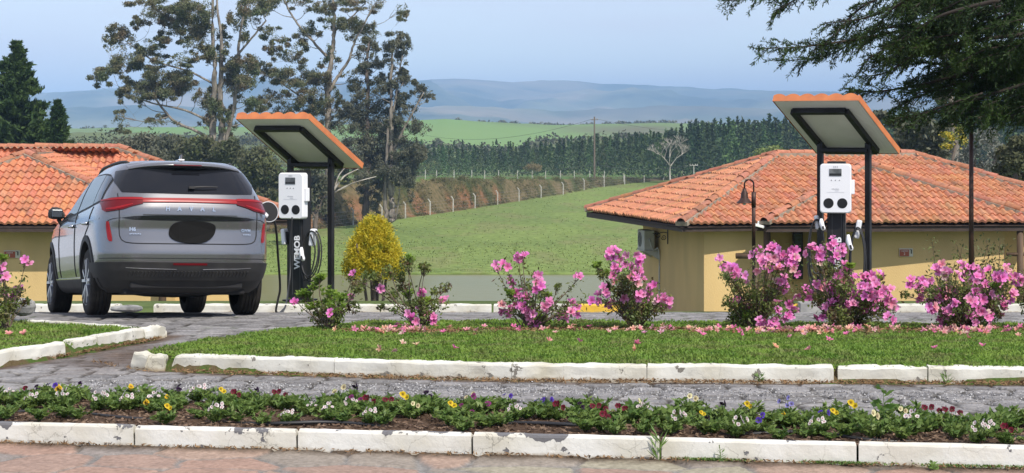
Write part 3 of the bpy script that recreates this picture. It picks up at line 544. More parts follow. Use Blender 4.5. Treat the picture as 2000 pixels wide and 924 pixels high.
# pines at the left edge
def conifer(name, label, D, bx, by, top, wid, seed, ml, mb, lean=0, dens=1.0, group=None, ln=.45, wd=.10):
    rng = np.random.RandomState(seed); t = thing(name, label, 'tree', PT(bx, by, D), group=group); g = G(); s = D/F
    H = (by-top)*s; b = PT(bx, by, D); g.tube(spline([b, b+[lean*.5, 0, H*.5], b+[lean, 0, H]], 9), np.linspace(.02*H, .02, 9), 7); Cs = []; Ds = []
    z = .12*H
    while z < H*.985:
        u = z/H; w = wid*s*np.interp(u, [0, .15, .35, .6, .8, .93, 1], [.95, 1, .92, .70, .42, .17, .03]); n = 6
        for k in range(n):
            a = rng.rand()*6.28; L_ = w*(.62+.5*rng.rand()); d = np.array([math.cos(a), math.sin(a), .0]); p0 = b+[lean*u, 0, z]
            p1 = p0+d*L_*.55+[0, 0, L_*.05]; p2 = p0+d*L_+[0, 0, L_*(.16+.1*rng.rand())]; Q = spline([p0, p1, p2], 7); g.tube(Q, np.linspace(.006*H*(1-u*.7), .01, 7), 4, cap=False)
            m_ = int(60*dens*(.4+L_/ (wid*s))); q = Q[np.clip((rng.rand(m_)**.6*6.99).astype(int), 1, 6)]+rng.normal(size=(m_, 3))*np.array([.16, .16, .10])*w*.55
            Cs.append(q); dd = np.tile(d, (m_, 1)); dd[:, 2] = .9; Ds.append(dd)
        z += H*.021+.05
    g.build('trunk', mb, t, smooth=True); V, Fc = leaves(np.concatenate(Cs), ln, wd, rng, 0, unit(np.concatenate(Ds)), .6); mk('crown', V, Fc, ml, t); return t
conifer('pine_tree', 'tall dense conical pine behind the left cabin roof at the picture edge', 150, 32, 440, 78, 78, 11, M_pine, M_barkd, dens=2.6, ln=.62, wd=.17)
conifer('pine_tree', 'shorter ragged pine beside the tall conical pine above the left cabin roof', 142, 112, 440, 192, 44, 12, M_pine, M_barkd, dens=2.0, ln=.5, wd=.15)
conifer('pine_tree', 'low bushy pine half hidden by the left cabin roof ridge', 148, 75, 440, 232, 60, 13, M_pine, M_barkd, dens=2.0, ln=.5, wd=.15)

# mass of plantation pines: one object
def forest(name, rows_, pxr, topf, seed, ml, step, round_=False):
    rng = np.random.RandomState(seed); C = []; Dd = []; TV = []; k = 0; sz = []; cv = []
    for D in rows_:
        x = pxr[0]+rng.rand()*step
        while x < pxr[1]:
            top = np.interp(x, topf[0], topf[1])+rng.normal()*(6.5 if not round_ else 8)+(rng.rand() < .12)*-6; s = D/F; DD = D+rng.normal()*3; zt = EYE-(top-250)/F*DD
            zb = float(ground_z((x-1000)/F*DD, DD)); H = max(3., zt-zb); w = H*(.10+.16*rng.rand())+.8; n = 130; u = rng.rand(n)**.75; a = rng.rand(n)*6.28
            r = (w*(1.0-u)**1.1*(.35+.7*rng.rand(n))) if not round_ else H*.42*np.sqrt(np.clip(1-(2*u-1)**2, 0.05, 1))*(.6+.45*rng.rand(n)); X0 = (x-1000)/F*DD
            C.append(np.stack([X0+r*np.cos(a), DD+r*np.sin(a), zb+H*(.10+.9*u)], 1)); Dd.append(np.stack([np.cos(a), np.sin(a), .7+0*a], 1)); sz.append(np.full(n, H*(.075 if not round_ else .07))); cv.append(np.full((n, 3), .55+1.1*rng.rand())*(1+rng.normal(size=3)*.08))
            x += step*(.6+.8*rng.rand())
    C = np.concatenate(C); Dd = unit(np.concatenate(Dd)); sz = np.concatenate(sz); V, Fc = leaves(C, 1., .45, rng, 0, Dd, .5)
    V = (V.reshape(-1, 4, 3)-C[:, None])*sz[:, None, None]+C[:, None]; return mk(name, V.reshape(-1, 3), Fc, ml, kind='stuff', col=np.repeat(np.clip(np.concatenate(cv), .2, 2), 4, 0))
ftx = [780,826,900,960,1045,1100,1140,1211,1260,1307,1354,1420,1497,1560,1650,1750,1900,2150]; fty = [296,290,291,292,287,281,276,268,263,260,246,243,238,240,238,232,215,205]
o = forest('pine_plantation', [470, 480, 492, 506, 522, 540], (780, 2150), (ftx, fty), 21, M_pine2, 12)
o = forest('woodland', [400, 425, 450], (-60, 860), ([-60,150,300,420,560,700,860], [262,268,276,290,300,305,318]), 22, M_wood2, 26, round_=True)
def shrubbery(name, n, fn, ml, ln, wd, rng, sigma, per=26, sq=.7):
    C = fn(n); S_ = (.5+rng.rand(len(C)))[:, None]; Q = np.repeat(C, per, 0); q = unit(rng.normal(size=Q.shape))*rng.rand(len(Q), 1)**.4*np.repeat(S_, per, 0)*sigma; q[:, 2] = np.abs(q[:, 2])*sq
    V, Fc = leaves(Q+q, ln, wd, rng, 0); return mk(name, V, Fc, ml, kind='stuff')
rng = np.random.RandomState(31)
def fbank(n):
    px = rng.uniform(380, 1330, n); D = np.interp(px, FX, FD)+2+rng.rand(n)*12; X = (px-1000)/F*D; z = ground_z(X, D); keep = (noise2(X*.25, D*.25, 9) > .38); return np.stack([X, D, z], 1)[keep]
shrubbery('bank_scrub', 2100, fbank, mat('bank scrub', (.13, .115, .055), .8, col2=(.09, .11, .035), scale=.3, world=True, transl=.2, col3=(.19, .16, .09), scale3=.4, spec=.1), .34, .10, rng, .8)
def fbr(n):
    px = rng.uniform(300, 1560, n); D = rng.uniform(700, 815, n); X = (px-1000)/F*D; t = (D-640)/180
    top = EYE-(np.interp(px, [300,420,560,700,830,870,920,980,1020,1060,1100,1160,1230,1330,1420,1550], [264,270,268,275,284,278,284,290,285,272,277,272,264,268,262,252])-250)/F*820
    return np.stack([X, D, -26+(top+26)*sst(t)-.5], 1)
shrubbery('brush_trees', 650, fbr, mat('brush leaves', (.07, .075, .04), .8, col2=(.11, .11, .06), scale=.04, world=True, transl=.1, spec=.1), 1.3, .9, rng, 3.0, per=30, sq=1.0)
def ffar(n):
    px = np.concatenate([rng.normal(980, 30, 9), rng.normal(1050, 40, 22), rng.uniform(1120, 1560, 50), rng.normal(1278, 14, 10), rng.uniform(100, 500, 18)]); D = 1490+rng.rand(len(px))*40; X = (px-1000)/F*D
    top = EYE-(np.interp(px, [0,150,300,400,500,640,740,820,870,930,1000,1090,1150,1300,1420,1500,1700], [256,252,250,248,249,246,240,235,233,238,241,246,244,240,242,245,250])-250)/F*1500
    return np.stack([X, D, top-1.4], 1)
shrubbery('hilltop_trees', 0, ffar, M_euc2, 2.2, 1.6, rng, 3.4, per=40, sq=.8)
# bare pale tree, brown bush, round green bush
def bare_tree(name, label, D, bx, by, H_px, seed, m_, spread=.5, leafm=None):
    rng = np.random.RandomState(seed); t = thing(name, label, 'tree', PT(bx, by, D)); g = G(); s = D/F; tips = []
    def br(p, d, L_, r, dep):
        q = p+d*L_; g.tube(spline([p, (p+q)/2+rng.normal(size=3)*L_*.07, q], 4), np.linspace(r, r*.6, 4), 5, cap=False)
        if dep == 0: tips.append(q); return
        for _ in range(3 if dep > 1 else 4):
            a = rng.rand()*6.28; e = unit(d+spread*np.array([math.cos(a)*1.45, math.sin(a)*1.2, .15+.3*rng.rand()])); br(q, e, L_*(.62+.22*rng.rand()), r*.62, dep-1)
    br(PT(bx, by, D), np.array([0., 0, 1.]), H_px*s*.30, H_px*s*.020, 5); g.build('trunk', m_, t)
    if leafm is not None:
        Q = np.repeat(np.array(tips), 5, 0); Q += rng.normal(size=Q.shape)*.25; V, Fc = leaves(Q, .3, .15, rng); mk('crown', V, Fc, leafm, t)
bare_tree('bare_tree', 'leafless white-branched tree standing before the pine plantation', 452, 1309, 352, 90, 6, M_barkw, .62)
bare_tree('shrub_tree', 'small tan bush-like tree standing on the bank before the pines', 420, 1040, 352, 36, 7, mat('tan twigs', (.25, .19, .12), .9), .7, mat('tan leaves', (.25, .20, .10), .7, col2=(.17, .15, .06), scale=1, transl=.2))
tree('round_tree', 'light green rounded tree beside the right cabin roof peak, before the pines', 'tree', 300, (1500, 360), [[(1500,360,.3),(1500,320,.2)]], [(1492,300,20,12),(1512,294,16,11),(1530,300,14,9),(1500,316,26,12),(1478,308,12,8)], mat('light leaves', (.16, .22, .05), .6, col2=(.22, .26, .07), scale=.5, world=True, transl=.25), M_barkd, .5, .25, 1.6, 8)
# right hand background trees
tree('grey_tree', 'grey silvery leaved tree behind the right cabin, below the dark cypress', 'tree', 95, (1905, 420), [[(1905,420,.2),(1905,350,.16),(1900,290,.1)],[(1905,380,.1),(1940,320,.08),(1950,290,.05)],[(1905,380,.1),(1880,320,.08)]],
     [(1925,270,34,24),(1950,300,34,22),(1895,300,26,22),(1870,318,28,14),(1925,325,40,16),(1905,340,40,12)], mat('silver leaves', (.22, .23, .20), .6, col2=(.12, .13, .10), scale=2, world=True, transl=.2), M_barkd, .20, .07, .75, 41)
tree('yellow_shrub', 'yellow flowering shrub left of the tall dark lamp pole, behind the right cabin', 'shrub', 90, (1862, 400), [[(1862,400,.1),(1860,330,.08),(1866,280,.05)]],
     [(1858,268,16,14),(1872,252,12,12),(1850,285,16,10),(1880,275,10,14),(1843,262,10,8)], mat('yellow flowers', (.50, .40, .04), .6, col2=(.16, .20, .04), scale=3, world=True, transl=.3, lo=.45, hi=.55), M_barkd, .13, .10, .8, 42)
tree('broadleaf_tree', 'bushy mid-green tree at the right picture edge above the cabin roof', 'tree', 88, (1985, 440), [[(1985,440,.2),(1985,360,.15),(1975,300,.1)]],
     [(1960,335,26,18),(1985,315,30,24),(1990,350,34,18),(1965,300,20,18),(2020,330,30,30),(1940,348,16,10),(1990,280,26,18),(2025,280,30,30)], M_scrub, M_barkd, .22, .12, 1.1, 43)
tree('scrub_tree', 'greenish tree mass right of the right charging canopy, behind the roof peak', 'tree', 130, (1800, 420), [[(1800,420,.3),(1800,320,.2),(1795,250,.12)],[(1800,350,.15),(1830,280,.1)],[(1800,350,.15),(1760,290,.1)]],
     [(1770,258,26,18),(1800,245,30,22),(1835,260,26,22),(1755,285,26,16),(1795,285,34,20),(1835,295,24,16),(1745,240,20,12),(1720,225,18,10)], M_euc2, M_barkd, .38, .16, 1.2, 44)
tree('eucalyptus_tree', 'grey-green eucalyptus partly screened by the dark cypress at right', 'tree', 140, (1868, 430), [[(1868,430,.35),(1866,300,.3),(1858,200,.22),(1850,120,.12)]],
     [(1830,70,20,16),(1850,50,24,14),(1812,95,16,14),(1790,80,10,18),(1845,100,24,16),(1880,130,30,20),(1850,150,24,16),(1880,200,26,20),(1840,190,20,16)], M_euc, M_bark, .42, .15, 1.0, 45)
# the overhanging cypress: trunk out of frame at right, long drooping sprays
rng = np.random.RandomState(51)
M_cyp = mat('cypress sprays', (.020, .042, .012), .6, col2=(.045, .085, .018), scale=1.6, detail=5, transl=.25, world=True, spec=.25, lo=.4, hi=.6)
cD = 29.5; cb = PT(2190, 250, cD); cb[2] = float(ground_z(cb[0], cb[1])); cy = thing('cypress_tree', 'large dark cypress whose drooping boughs overhang the top right corner', 'tree', cb)
g = G(); Pn = []; Dn = []
g.tube(spline([cb, PT(2180, 150, cD), PT(2165, -300, cD)], 8), np.linspace(.30, .16, 8), 12)
def bough(pts, D0, D1, r=.035, tw=.82, tl=.42, end=0.0, dens=1.0):
    D0 += cD-24 if D0 < cD-2 else 0; D1 += cD-24 if D1 < cD-2 else 0
    n = len(pts); P = np.array([PT(a, b, D0+(D1-D0)*i/(n-1)) for i, (a, b) in enumerate(pts)]); Q = spline(P, 8*n); g.tube(Q, np.linspace(r, .006, len(Q)), 5)
    L_ = np.cumsum(np.r_[0, np.linalg.norm(np.diff(Q, axis=0), axis=1)]); k = int(L_[-1]*24*tw)
    for j in range(k):
        s_ = (rng.rand()**.85)*L_[-1]; i = min(np.searchsorted(L_, s_), len(Q)-1); p = Q[i]; T_ = unit(Q[i]-Q[max(i-1, 0)]+1e-6)
        u = s_/L_[-1]; 
        if u < end: continue
        side = unit(np.cross(T_, [0, 0, 1.]))*(1 if rng.rand() < .5 else -1); ll = tl*(.45+.75*rng.rand())*(1.1-.45*u)
        d = unit(T_*.75+side*.55*rng.rand()+np.array([0, 0, rng.uniform(-.75, .42)])+rng.normal(size=3)*.12); e = p+d*ll+np.array([0, 0, -.22*ll])
        q = spline([p, (p+e)/2+[0, 0, .06*ll], e], 6); g.tube(q, np.linspace(.006, .002, 6), 3, cap=False)
        m_ = int(52*ll/.42*dens); t_ = rng.rand(m_)*5; i0 = t_.astype(int); f_ = (t_-i0)[:, None]; b = q[i0]*(1-f_)+q[i0+1]*f_
        sd_ = unit(rng.normal(size=(m_, 3))*.8+d*1.25+np.array([0, 0, -.15])); ln = .035+.035*rng.rand(m_)
        Pn.append(b+sd_*ln[:, None]*.8); Dn.append(sd_)
B_ = [([(2150,40),(1950,20),(1760,60),(1640,82),(1560,92),(1475,95)],26,23), ([(2150,70),(1960,60),(1800,50),(1700,62),(1625,105),(1535,120)],24,25), ([(1900,-40),(1800,-30),(1690,10),(1628,70),(1590,100)],25,24),
      ([(1900,-80),(1740,-60),(1600,-20),(1515,20)],24,24), ([(1700,-60),(1560,-20),(1470,-6),(1420,2)],24,24), ([(1900,-30),(1780,0),(1690,35),(1610,45)],23,24), ([(1950,0),(1840,30),(1770,70),(1690,118)],22,23),
      ([(2050,60),(1900,80),(1800,100),(1730,142),(1668,150)],23,24), ([(2050,110),(1900,140),(1800,165),(1720,178),(1664,178)],24,25), ([(2050,100),(1950,120),(1850,125),(1770,120),(1720,125)],26,25),
      ([(2050,150),(1950,180),(1870,205),(1800,225),(1755,205)],23,24), ([(2060,200),(1980,225),(1900,240),(1850,240)],24,24), ([(1850,-60),(1800,-20),(1740,20),(1700,70)],22,23),
      ([(1840,-60),(1790,0),(1770,40),(1760,90)],24,24), ([(2040,140),(1960,150),(1880,160),(1790,190),(1740,215)],25,26)]
for pts, a, b in B_: bough(pts, a, b)
for i in range(72):   # inner boughs fill the corner
    x0 = rng.uniform(1840, 2120); y0 = rng.uniform(-60, 212); L_ = rng.uniform(50, 130)
    bough([(x0+L_*.6, y0-22), (x0, y0), (x0-L_*.55, y0+rng.uniform(0, 26)), (x0-L_, y0+rng.uniform(6, 40))], cD+rng.uniform(-1.5, 2.0), cD+rng.uniform(-1.5, 2.0), .016, 1.0, .37)
g.build('trunk', mat('cypress bark', (.035, .026, .02), .9), cy, smooth=True); V, Fc = leaves(np.concatenate(Pn), .070, .016, rng, 0, np.concatenate(Dn), .25); mk('crown', V, Fc, M_cyp, cy)
# golden dwarf cypress by the pond
rng = np.random.RandomState(61); gD = 30.5; gb = PT(733, 586, gD); gt = thing('golden_cypress', 'rounded golden-yellow dwarf cypress between the left charger and the pond', 'shrub', gb)
g = G(); 
for k in range(7):
    a = rng.normal(size=2)*.16; g.tube(spline([gb+[a[0]*.5, a[1]*.5, -.3], gb+[a[0], a[1], .3], gb+[a[0]*1.6, a[1]*1.6, .9]], 6), np.linspace(.03, .012, 6), 5)
g.build('trunk', M_barkd, gt); C = []; Dd = []
s = gD/F
for k in range(420):
    u = rng.rand(); py = 432+u*104; w = np.interp(u, [0, .12, .35, .6, .85, 1], [8, 22, 36, 48, 55, 50])*s; a = rng.rand()*6.28; r = w*(.72+.34*rng.rand()); c = PT(731, py, gD)+[r*math.cos(a), r*math.sin(a), 0]
    m_ = 100; q = rng.normal(size=(m_, 3))*np.array([.042, .042, .050]); C.append(c+q); d = np.tile(unit(np.array([math.cos(a), math.sin(a), .9])), (m_, 1)); Dd.append(d)
V, Fc = leaves(np.concatenate(C), .045, .016, rng, 0, np.concatenate(Dd), .7); mk('crown', V, Fc, mat('golden foliage', (.60, .50, .045), .55, col2=(.27, .31, .04), scale=9, detail=4, transl=.35, world=True, spec=.2, lo=.50, hi=.68), gt)

# ---------------------------------------------------------------- concrete post fence
M_conc = mat('concrete post', (.50, .50, .47), .9, col2=(.36, .35, .31), scale=3, spec=.1)
fpx = [572,612,648,690,746,792,840,885,928,972,1014,1057,1100,1141,1180,1220,1258,1296,1334,1370]
f0 = PT(572, 456, 247); fence = thing('wire_fence', 'wire fence of white concrete posts with bent tops curving up the meadow', 'fence', f0)
tops = []
for i, x in enumerate(fpx):
    D = float(np.interp(x, FX, FD)); X = (x-1000)/F*D; z = float(ground_z(X, D)); h = 2.05; g = G(); w = .17
    g.bar((X, D, z-.4), (X+RN.normal()*.03, D, z+h), w, w); g.bar((X, D, z+h-.06), (X-.30, D-.2, z+h+.42), w*.9, w*.9); g.build('post', M_conc, fence); tops.append((X, D, z))
g = G(); tops = np.array(tops)
for hh in (.5, 1.0, 1.5, 2.0):
    for a, b in zip(tops[:-1], tops[1:]): g.tube([a+[0, 0, hh], (a+b)/2+[0, 0, hh-.04], b+[0, 0, hh]], .012, 3, cap=False)
g.build('wire', mat('wire', (.25, .24, .22), .6, metal=.5), fence)
# second line of posts above the bank
f2 = thing('bank_fence', 'row of small pale posts along the top of the red earth bank', 'fence', PT(820, 352, 400)); tops = []
for x in range(826, 1230, 30):
    x += RN.uniform(-6, 6); D = 405+(x-820)*.15; X = (x-1000)/F*D; z = float(ground_z(X, D)); g = G(); g.bar((X, D, z-.3), (X, D, z+1.9), .16, .16); g.build('post', M_conc, f2)
# poles
M_wood = mat('weathered pole', (.20, .165, .13), .9, col2=(.12, .10, .08), scale=4, stretch=(3, 3, .3), spec=.1)
def pole(label, px_, py0, py1, D, r, arms, mm=M_wood):
    b = PT(px_, py0, D); t = thing('utility_pole', label, 'utility pole', b, group='poles of the power line'); g = G(); h = (py0-py1)/F*D; g.tube([b-[0, 0, .8], b+[0, 0, h*.5], b+[0, 0, h]], [r, r*.85, r*.65], 10); g.build('pole', mm, t)
    for dz, w in arms:
        g = G(); g.box(b+[0, -.12, h-dz], (w, .1, .13)); g.build('crossarm', mm, t)
        for k in (-.46, -.15, .2, .46):
            g = G(); g.tube([b+[k*w, -.12, h-dz+.06], b+[k*w, -.12, h-dz+.2], b+[k*w, -.12, h-dz+.34]], [.05, .09, .05], 8); g.build('insulator', M_conc, t)
    return b, h, t
b1, h1, t1 = pole('tall weathered wooden power pole standing alone at the meadow edge', 1161, 356, 228, 440, .24, [(.7, 1.6)])
b2, h2, t2 = pole('short pale pole with a white crossarm on the meadow crest', 1355, 348, 322, 450, .15, [(.1, 1.9)], M_conc)
g = G(); M_wire = mat('cable', (.05, .05, .055), .6)
def sag(a, b, d, n=20): t = np.linspace(0, 1, n)[:, None]; P = a*(1-t)+b*t; P[:, 2] -= (4*t*(1-t))[:, 0]*d; return P
pA = b1+[0, -.1, h1-.4]; g.tube(sag(pA, PT(820, 262, 600), 3), .035, 3); g.tube(sag(pA, PT(1560, 232, 700), 4), .035, 3)
pB = b1+[0, 0, h1*.27]; g.tube(sag(pB, b2+[0, 0, h2-.1], 1), .035, 3); g.tube(sag(pB, PT(700, 325, 420), 2), .035, 3); g.tube(sag(b2+[0, 0, h2-.1], PT(1560, 318, 480), 1), .035, 3)
g.build('power_line', M_wire, t1)
for i, x in enumerate((700+275, 1065, 1100)): pass
# ---------------------------------------------------------------- cabins
def tile_mat():
    m = bpy.data.materials.new('clay tile'); m.use_nodes = True; t = m.node_tree; b = t.nodes['Principled BSDF']; N = t.nodes.new; L = t.links.new
    a = N('ShaderNodeAttribute'); a.attribute_name = 'vary'; gp = N('ShaderNodeNewGeometry')
    n = N('ShaderNodeTexNoise'); n.inputs['Scale'].default_value = 2.2; n.inputs['Detail'].default_value = 9; n.inputs['Roughness'].default_value = .65; L(gp.outputs['Position'], n.inputs['Vector'])
    r = N('ShaderNodeMapRange'); r.inputs[1].default_value = .55; r.inputs[2].default_value = .78; L(n.outputs[0], r.inputs[0])
    x = N('ShaderNodeMix'); x.data_type = 'RGBA'; L(r.outputs[0], x.inputs[0]); L(a.outputs['Color'], x.inputs[6]); x.inputs[7].default_value = (.16, .11, .085, 1)
    n2 = N('ShaderNodeTexNoise'); n2.inputs['Scale'].default_value = 14; n2.inputs['Detail'].default_value = 6; L(gp.outputs['Position'], n2.inputs['Vector'])
    r2 = N('ShaderNodeMapRange'); r2.inputs[1].default_value = .3; r2.inputs[2].default_value = .7; r2.inputs[3].default_value = .78; r2.inputs[4].default_value = 1.15; L(n2.outputs[0], r2.inputs[0])
    y = N('ShaderNodeMix'); y.data_type = 'RGBA'; y.blend_type = 'MULTIPLY'; y.inputs[0].default_value = 1; L(x.outputs[2], y.inputs[6]); L(r2.outputs[0], y.inputs[7])
    L(y.outputs[2], b.inputs['Base Color']); b.inputs['Roughness'].default_value = .8; b.inputs['Specular IOR Level'].default_value = .25; return m
M_tile = tile_mat()
M_mortar = mat('mortar', (.34, .29, .23), .95, col2=(.22, .19, .15), scale=7, world=True, spec=.1)
M_yel = mat('yellow render', (.69, .50, .235), .9, col2=(.64, .455, .21), scale=1.2, bump=.5, bscale=60, spec=.15, world=True, col3=(.58, .42, .20), scale3=.9, stretch=(1, 1, .35))
M_dwood = mat('dark wood', (.055, .035, .028), .7, col2=(.035, .022, .018), scale=5, stretch=(1, 1, 4))
M_lwood = mat('log post', (.14, .085, .05), .75, col2=(.08, .05, .03), scale=6, stretch=(2, 2, .3))
M_dark = mat('dark window glass', (.012, .012, .014), .15, spec=.5)
def facet(g, e0, e1, t0, t1, pitch=.195, row=.385, seed=0, amp=.042, tone=(.56, .185, .090)):
    tone = (.48, .21, .118) if seed < 20 else (.51, .20, .11)
    """clay tiles laid over the plane patch e0 e1 (eave, left to right) t1 t0 (top)"""
    e0, e1, t0, t1 = [np.array(q, float) for q in (e0, e1, t0, t1)]; u = e1-e0; Lu = np.linalg.norm(u); u /= Lu
    top = (t0+t1)/2-e0; v = top-u*np.dot(top, u); Lv = np.linalg.norm(v); v /= Lv; n = np.cross(u, v)
    if n[2] < 0: n = -n
    to2 = lambda p: (np.dot(p-e0, u), np.dot(p-e0, v)); poly = [to2(q) for q in (e0, e1, t1, t0)]
    rng = np.random.RandomState(seed+5); nr = int(Lv/row)+1; sub = 10
    umin = min(p[0] for p in poly); umax = max(p[0] for p in poly)
    for r in range(nr):
        va = r*row; vb = min((r+1)*row+.03, Lv+.02)
        if va >= Lv: break
        tm = min(1, (va+row*.35)/Lv); ua = poly[0][0]*(1-tm)+poly[3][0]*tm; ub = poly[1][0]*(1-tm)+poly[2][0]*tm
        nc = int(round((umax-umin)/pitch)); k0 = int(math.floor((ua-umin)/pitch)); k1 = int(math.ceil((ub-umin)/pitch))
        cols = np.arange(k0*sub, k1*sub+1); U = umin+cols*pitch/sub; sel = (U >= ua-.02) & (U <= ub+.02); U = U[sel]; cc = cols[sel]
        if len(U) < 3: continue
        ph = (cc % sub)/sub; wav = np.where(ph < .62, np.sin(np.pi*ph/.62), -.45*np.sin(np.pi*(ph-.62)/.38))
        ti = (cc//sub); jv = rng.normal(size=nc+4)*.012; jn = rng.normal(size=nc+4)*.005; dv = jv[np.clip(ti, 0, nc+3)]; dn = jn[np.clip(ti, 0, nc+3)]
        lay = []
        for vv, lift in ((va-.02, -.012), (va-.02, .052), ((va+vb)/2, .028), (vb, .008)):
            lay.append(e0+U[:, None]*u+(vv+dv)[:, None]*v+(lift+dn+amp*wav)[:, None]*n if lift > 0 else e0+U[:, None]*u+(vv+dv+.006)[:, None]*v+(lift+amp*wav*.6)[:, None]*n)
        tn = np.array(tone)*(1+rng.normal(size=(nc+4, 1))*.07)+rng.normal(size=(nc+4, 3))*np.array([.015, .010, .007]); pale = rng.rand(nc+4) < .04
        tn[pale] = tn[pale]*.75+np.array([.13, .09, .06]); tn = np.clip(tn, .02, .9)
        cv = tn[np.clip(ti, 0, nc+3)]; g.grid(np.array(lay), np.tile(cv, (4, 1)))
def ridge_tiles(g, gm, a, b, r=.115, seg=.40, seed=0):
    a = np.array(a, float); b = np.array(b, float); L_ = np.linalg.norm(b-a); n = max(1, int(L_/seg)); d = (b-a)/L_; rng = np.random.RandomState(seed)
    s = unit(np.cross(d, [0, 0, 1.])); up = np.cross(s, d)
    ph = np.linspace(-.1, np.pi+.1, 9)
    for i in range(n):
        p = a+d*(i*L_/n); q = a+d*((i+1)*L_/n+.04); j = rng.normal(size=3)*.008; c = np.clip(np.array([.40, .170, .105])*(1+rng.normal()*.08)+rng.normal(size=3)*.006, .03, 1)
        A = []
        for P_, rr, dz in ((p, r*.98, .040), (p, r*1.06, .044), ((p+q)/2, r*1.0, .038), (q, r*.95, .034)): A.append(P_+j+up*(dz+.0)+rr*(np.cos(ph)[:, None]*s+np.sin(ph)[:, None]*up*.9))
        g.grid(np.array(A), c)
        gm.box((p+q)/2-up*.005, (r*2.5+rng.rand()*.07, L_/n*1.0, .085+rng.rand()*.03), np.stack([s, d, up], 1))
def cabin(label, E, hips, facets, ridges, walls, seed, overhang_pts, zs):
    b = np.array([np.mean([w[0][0] for w in walls]), np.mean([w[0][1] for w in walls]), zs[0]]); t = thing('cabin', label, 'cabin', b)
    g = G()
    for i, f in enumerate(facets): facet(g, *f, seed=seed*10+i)
    roof = g.build('roof', M_tile, t, smooth=False)
    g = G(); gm = G()
    for i, (p, q) in enumerate(ridges): ridge_tiles(g, gm, p, q, seed=seed*20+i)
    g.build('ridge_tiles', M_tile, roof, smooth=False); gm.build('mortar', M_mortar, roof)
    # closed timber deck under the tiles, soffit and fascia
    g = G()
    for f in facets:
        P = np.array(f[:4] if len(f) >= 4 else f); e0, e1, t0, t1 = P; dn = np.array([0, 0, -.10]); g.add(np.array([e0+dn, e1+dn, t1+dn, t0+dn]), [(0, 1, 2, 3)])
    g.build('roof_deck', M_dwood, roof)
    g = G()
    for op in overhang_pts: g.prism([(x, y, E-.21) for x, y in op], (0, 0, .15))
    g.build('eave_board', M_dwood, t)
    return t
EV = -.665
def XD(px_, D): return ((px_-1000)/F*D, D)
# right cabin ---------------------------------------------------
uR = np.array([.970, .242]); vR = np.array([-.242, .970]); B0 = np.array(XD(1330, 50.0)); Ln, Wd = 12.9, 8.7
c1 = B0; c2 = B0+uR*Ln; c3 = c2+vR*Wd; c4 = B0+vR*Wd; hz_ = 1.04; s_ = Wd/2
r1 = B0+uR*s_+vR*s_; r2 = B0+uR*(Ln-s_)+vR*s_
P3 = lambda p, z: np.array([p[0], p[1], z])
# wing with its own hip
wl = np.array(XD(1492, 49.9)); wr = np.array(XD(2052, 50.5)); ap = P3(XD(1690, 53.7), .78); apb = P3(XD(1700, 56.2), .78)
wbl = P3((wl[0]+1.5, 53.9), EV+.2)
facR = [(P3(c1, EV), P3(c2, EV), P3(r1, hz_), P3(r2, hz_)), (P3(c4, EV), P3(c1, EV), P3(r1, hz_), P3(r1, hz_)), (P3(c2, EV), P3(c3, EV), P3(r2, hz_), P3(r2, hz_)), (P3(c3, EV), P3(c4, EV), P3(r2, hz_), P3(r1, hz_)),
        (P3(wl, EV+.03), P3(wr, EV+.03), ap, ap), (P3((wl[0]+.9, 55.5), EV+.03), P3(wl, EV+.03), apb, ap), (P3(wr, EV+.03), P3((wr[0]-.5, 55.5), EV+.03), ap, apb)]
ridR = [(P3(c1, EV), P3(r1, hz_)), (P3(c2, EV), P3(r2, hz_)), (P3(c4, EV), P3(r1, hz_)), (P3(r1, hz_), P3(r2, hz_)), (P3(wl, EV+.03), ap), (P3(wr, EV+.03), ap), (ap, apb)]
ins = lambda a, d: B0+uR*a+vR*d
wz = [-3.6, EV-.16]
cabR = cabin('yellow walled cabin with a hipped clay tile roof behind the right charging station', EV, None, facR, ridR, [(ins(.7, .7),), (ins(Ln-.7, .7),), (ins(Ln-.7, Wd-.7),), (ins(.7, Wd-.7),)], 1,
             [[tuple(c1+uR*.05+vR*.05), tuple(c2), tuple(c3), tuple(c4)], [(wl[0]+.05, wl[1]+.05), (wr[0], wr[1]+.05), (wr[0], 53.5), (wl[0], 53.5)]], wz)
# walls as solid slabs butted end to end, recesses real
def wallslab(g, a, b, z0, z1, th=.2):
    a = np.array(a, float); b = np.array(b, float); d = unit(b-a); n = np.array([-d[1], d[0]]); g.prism([(*a, z0), (*b, z0), (*(b+n*th), z0), (*(a+n*th), z0)], (0, 0, z1-z0))
Wl = [ins(.75, Wd-.7), ins(.75, .75)]   # left end wall
yF = 50.75
g = G(); z0, z1 = wz[0], EV-.2
p_c = np.array(XD(1375, yF)); p_l = np.array(XD(1256, 57.2))
wallslab(g, p_l, p_c, z0, z1); wallslab(g, p_c, XD(1496, yF+.25), z0, z1)
q1 = np.array(XD(1496, yF+.25)); q2 = q1+[.05, 1.1]; q3 = np.array(XD(1606, 51.9)); q4 = np.array(XD(1606, 50.95))
wallslab(g, q1, q2, z0, z1); wallslab(g, q2+[0, 0], q3, z0, z1); wallslab(g, q3, q4, z0, z1)
q5 = np.array(XD(1962, 50.95)); wallslab(g, q4, q5, z0, z1); q6 = q5+[.05, 1.2]; wallslab(g, q5, q6, z0, z1); wallslab(g, q6, XD(2150, 52.3), z0, z1)
wallslab(g, XD(2150, 52.3), (16.0, 60), z0, z1); wallslab(g, (16.0, 60), p_l, z0, z1)
g.build('wall', M_yel, cabR)
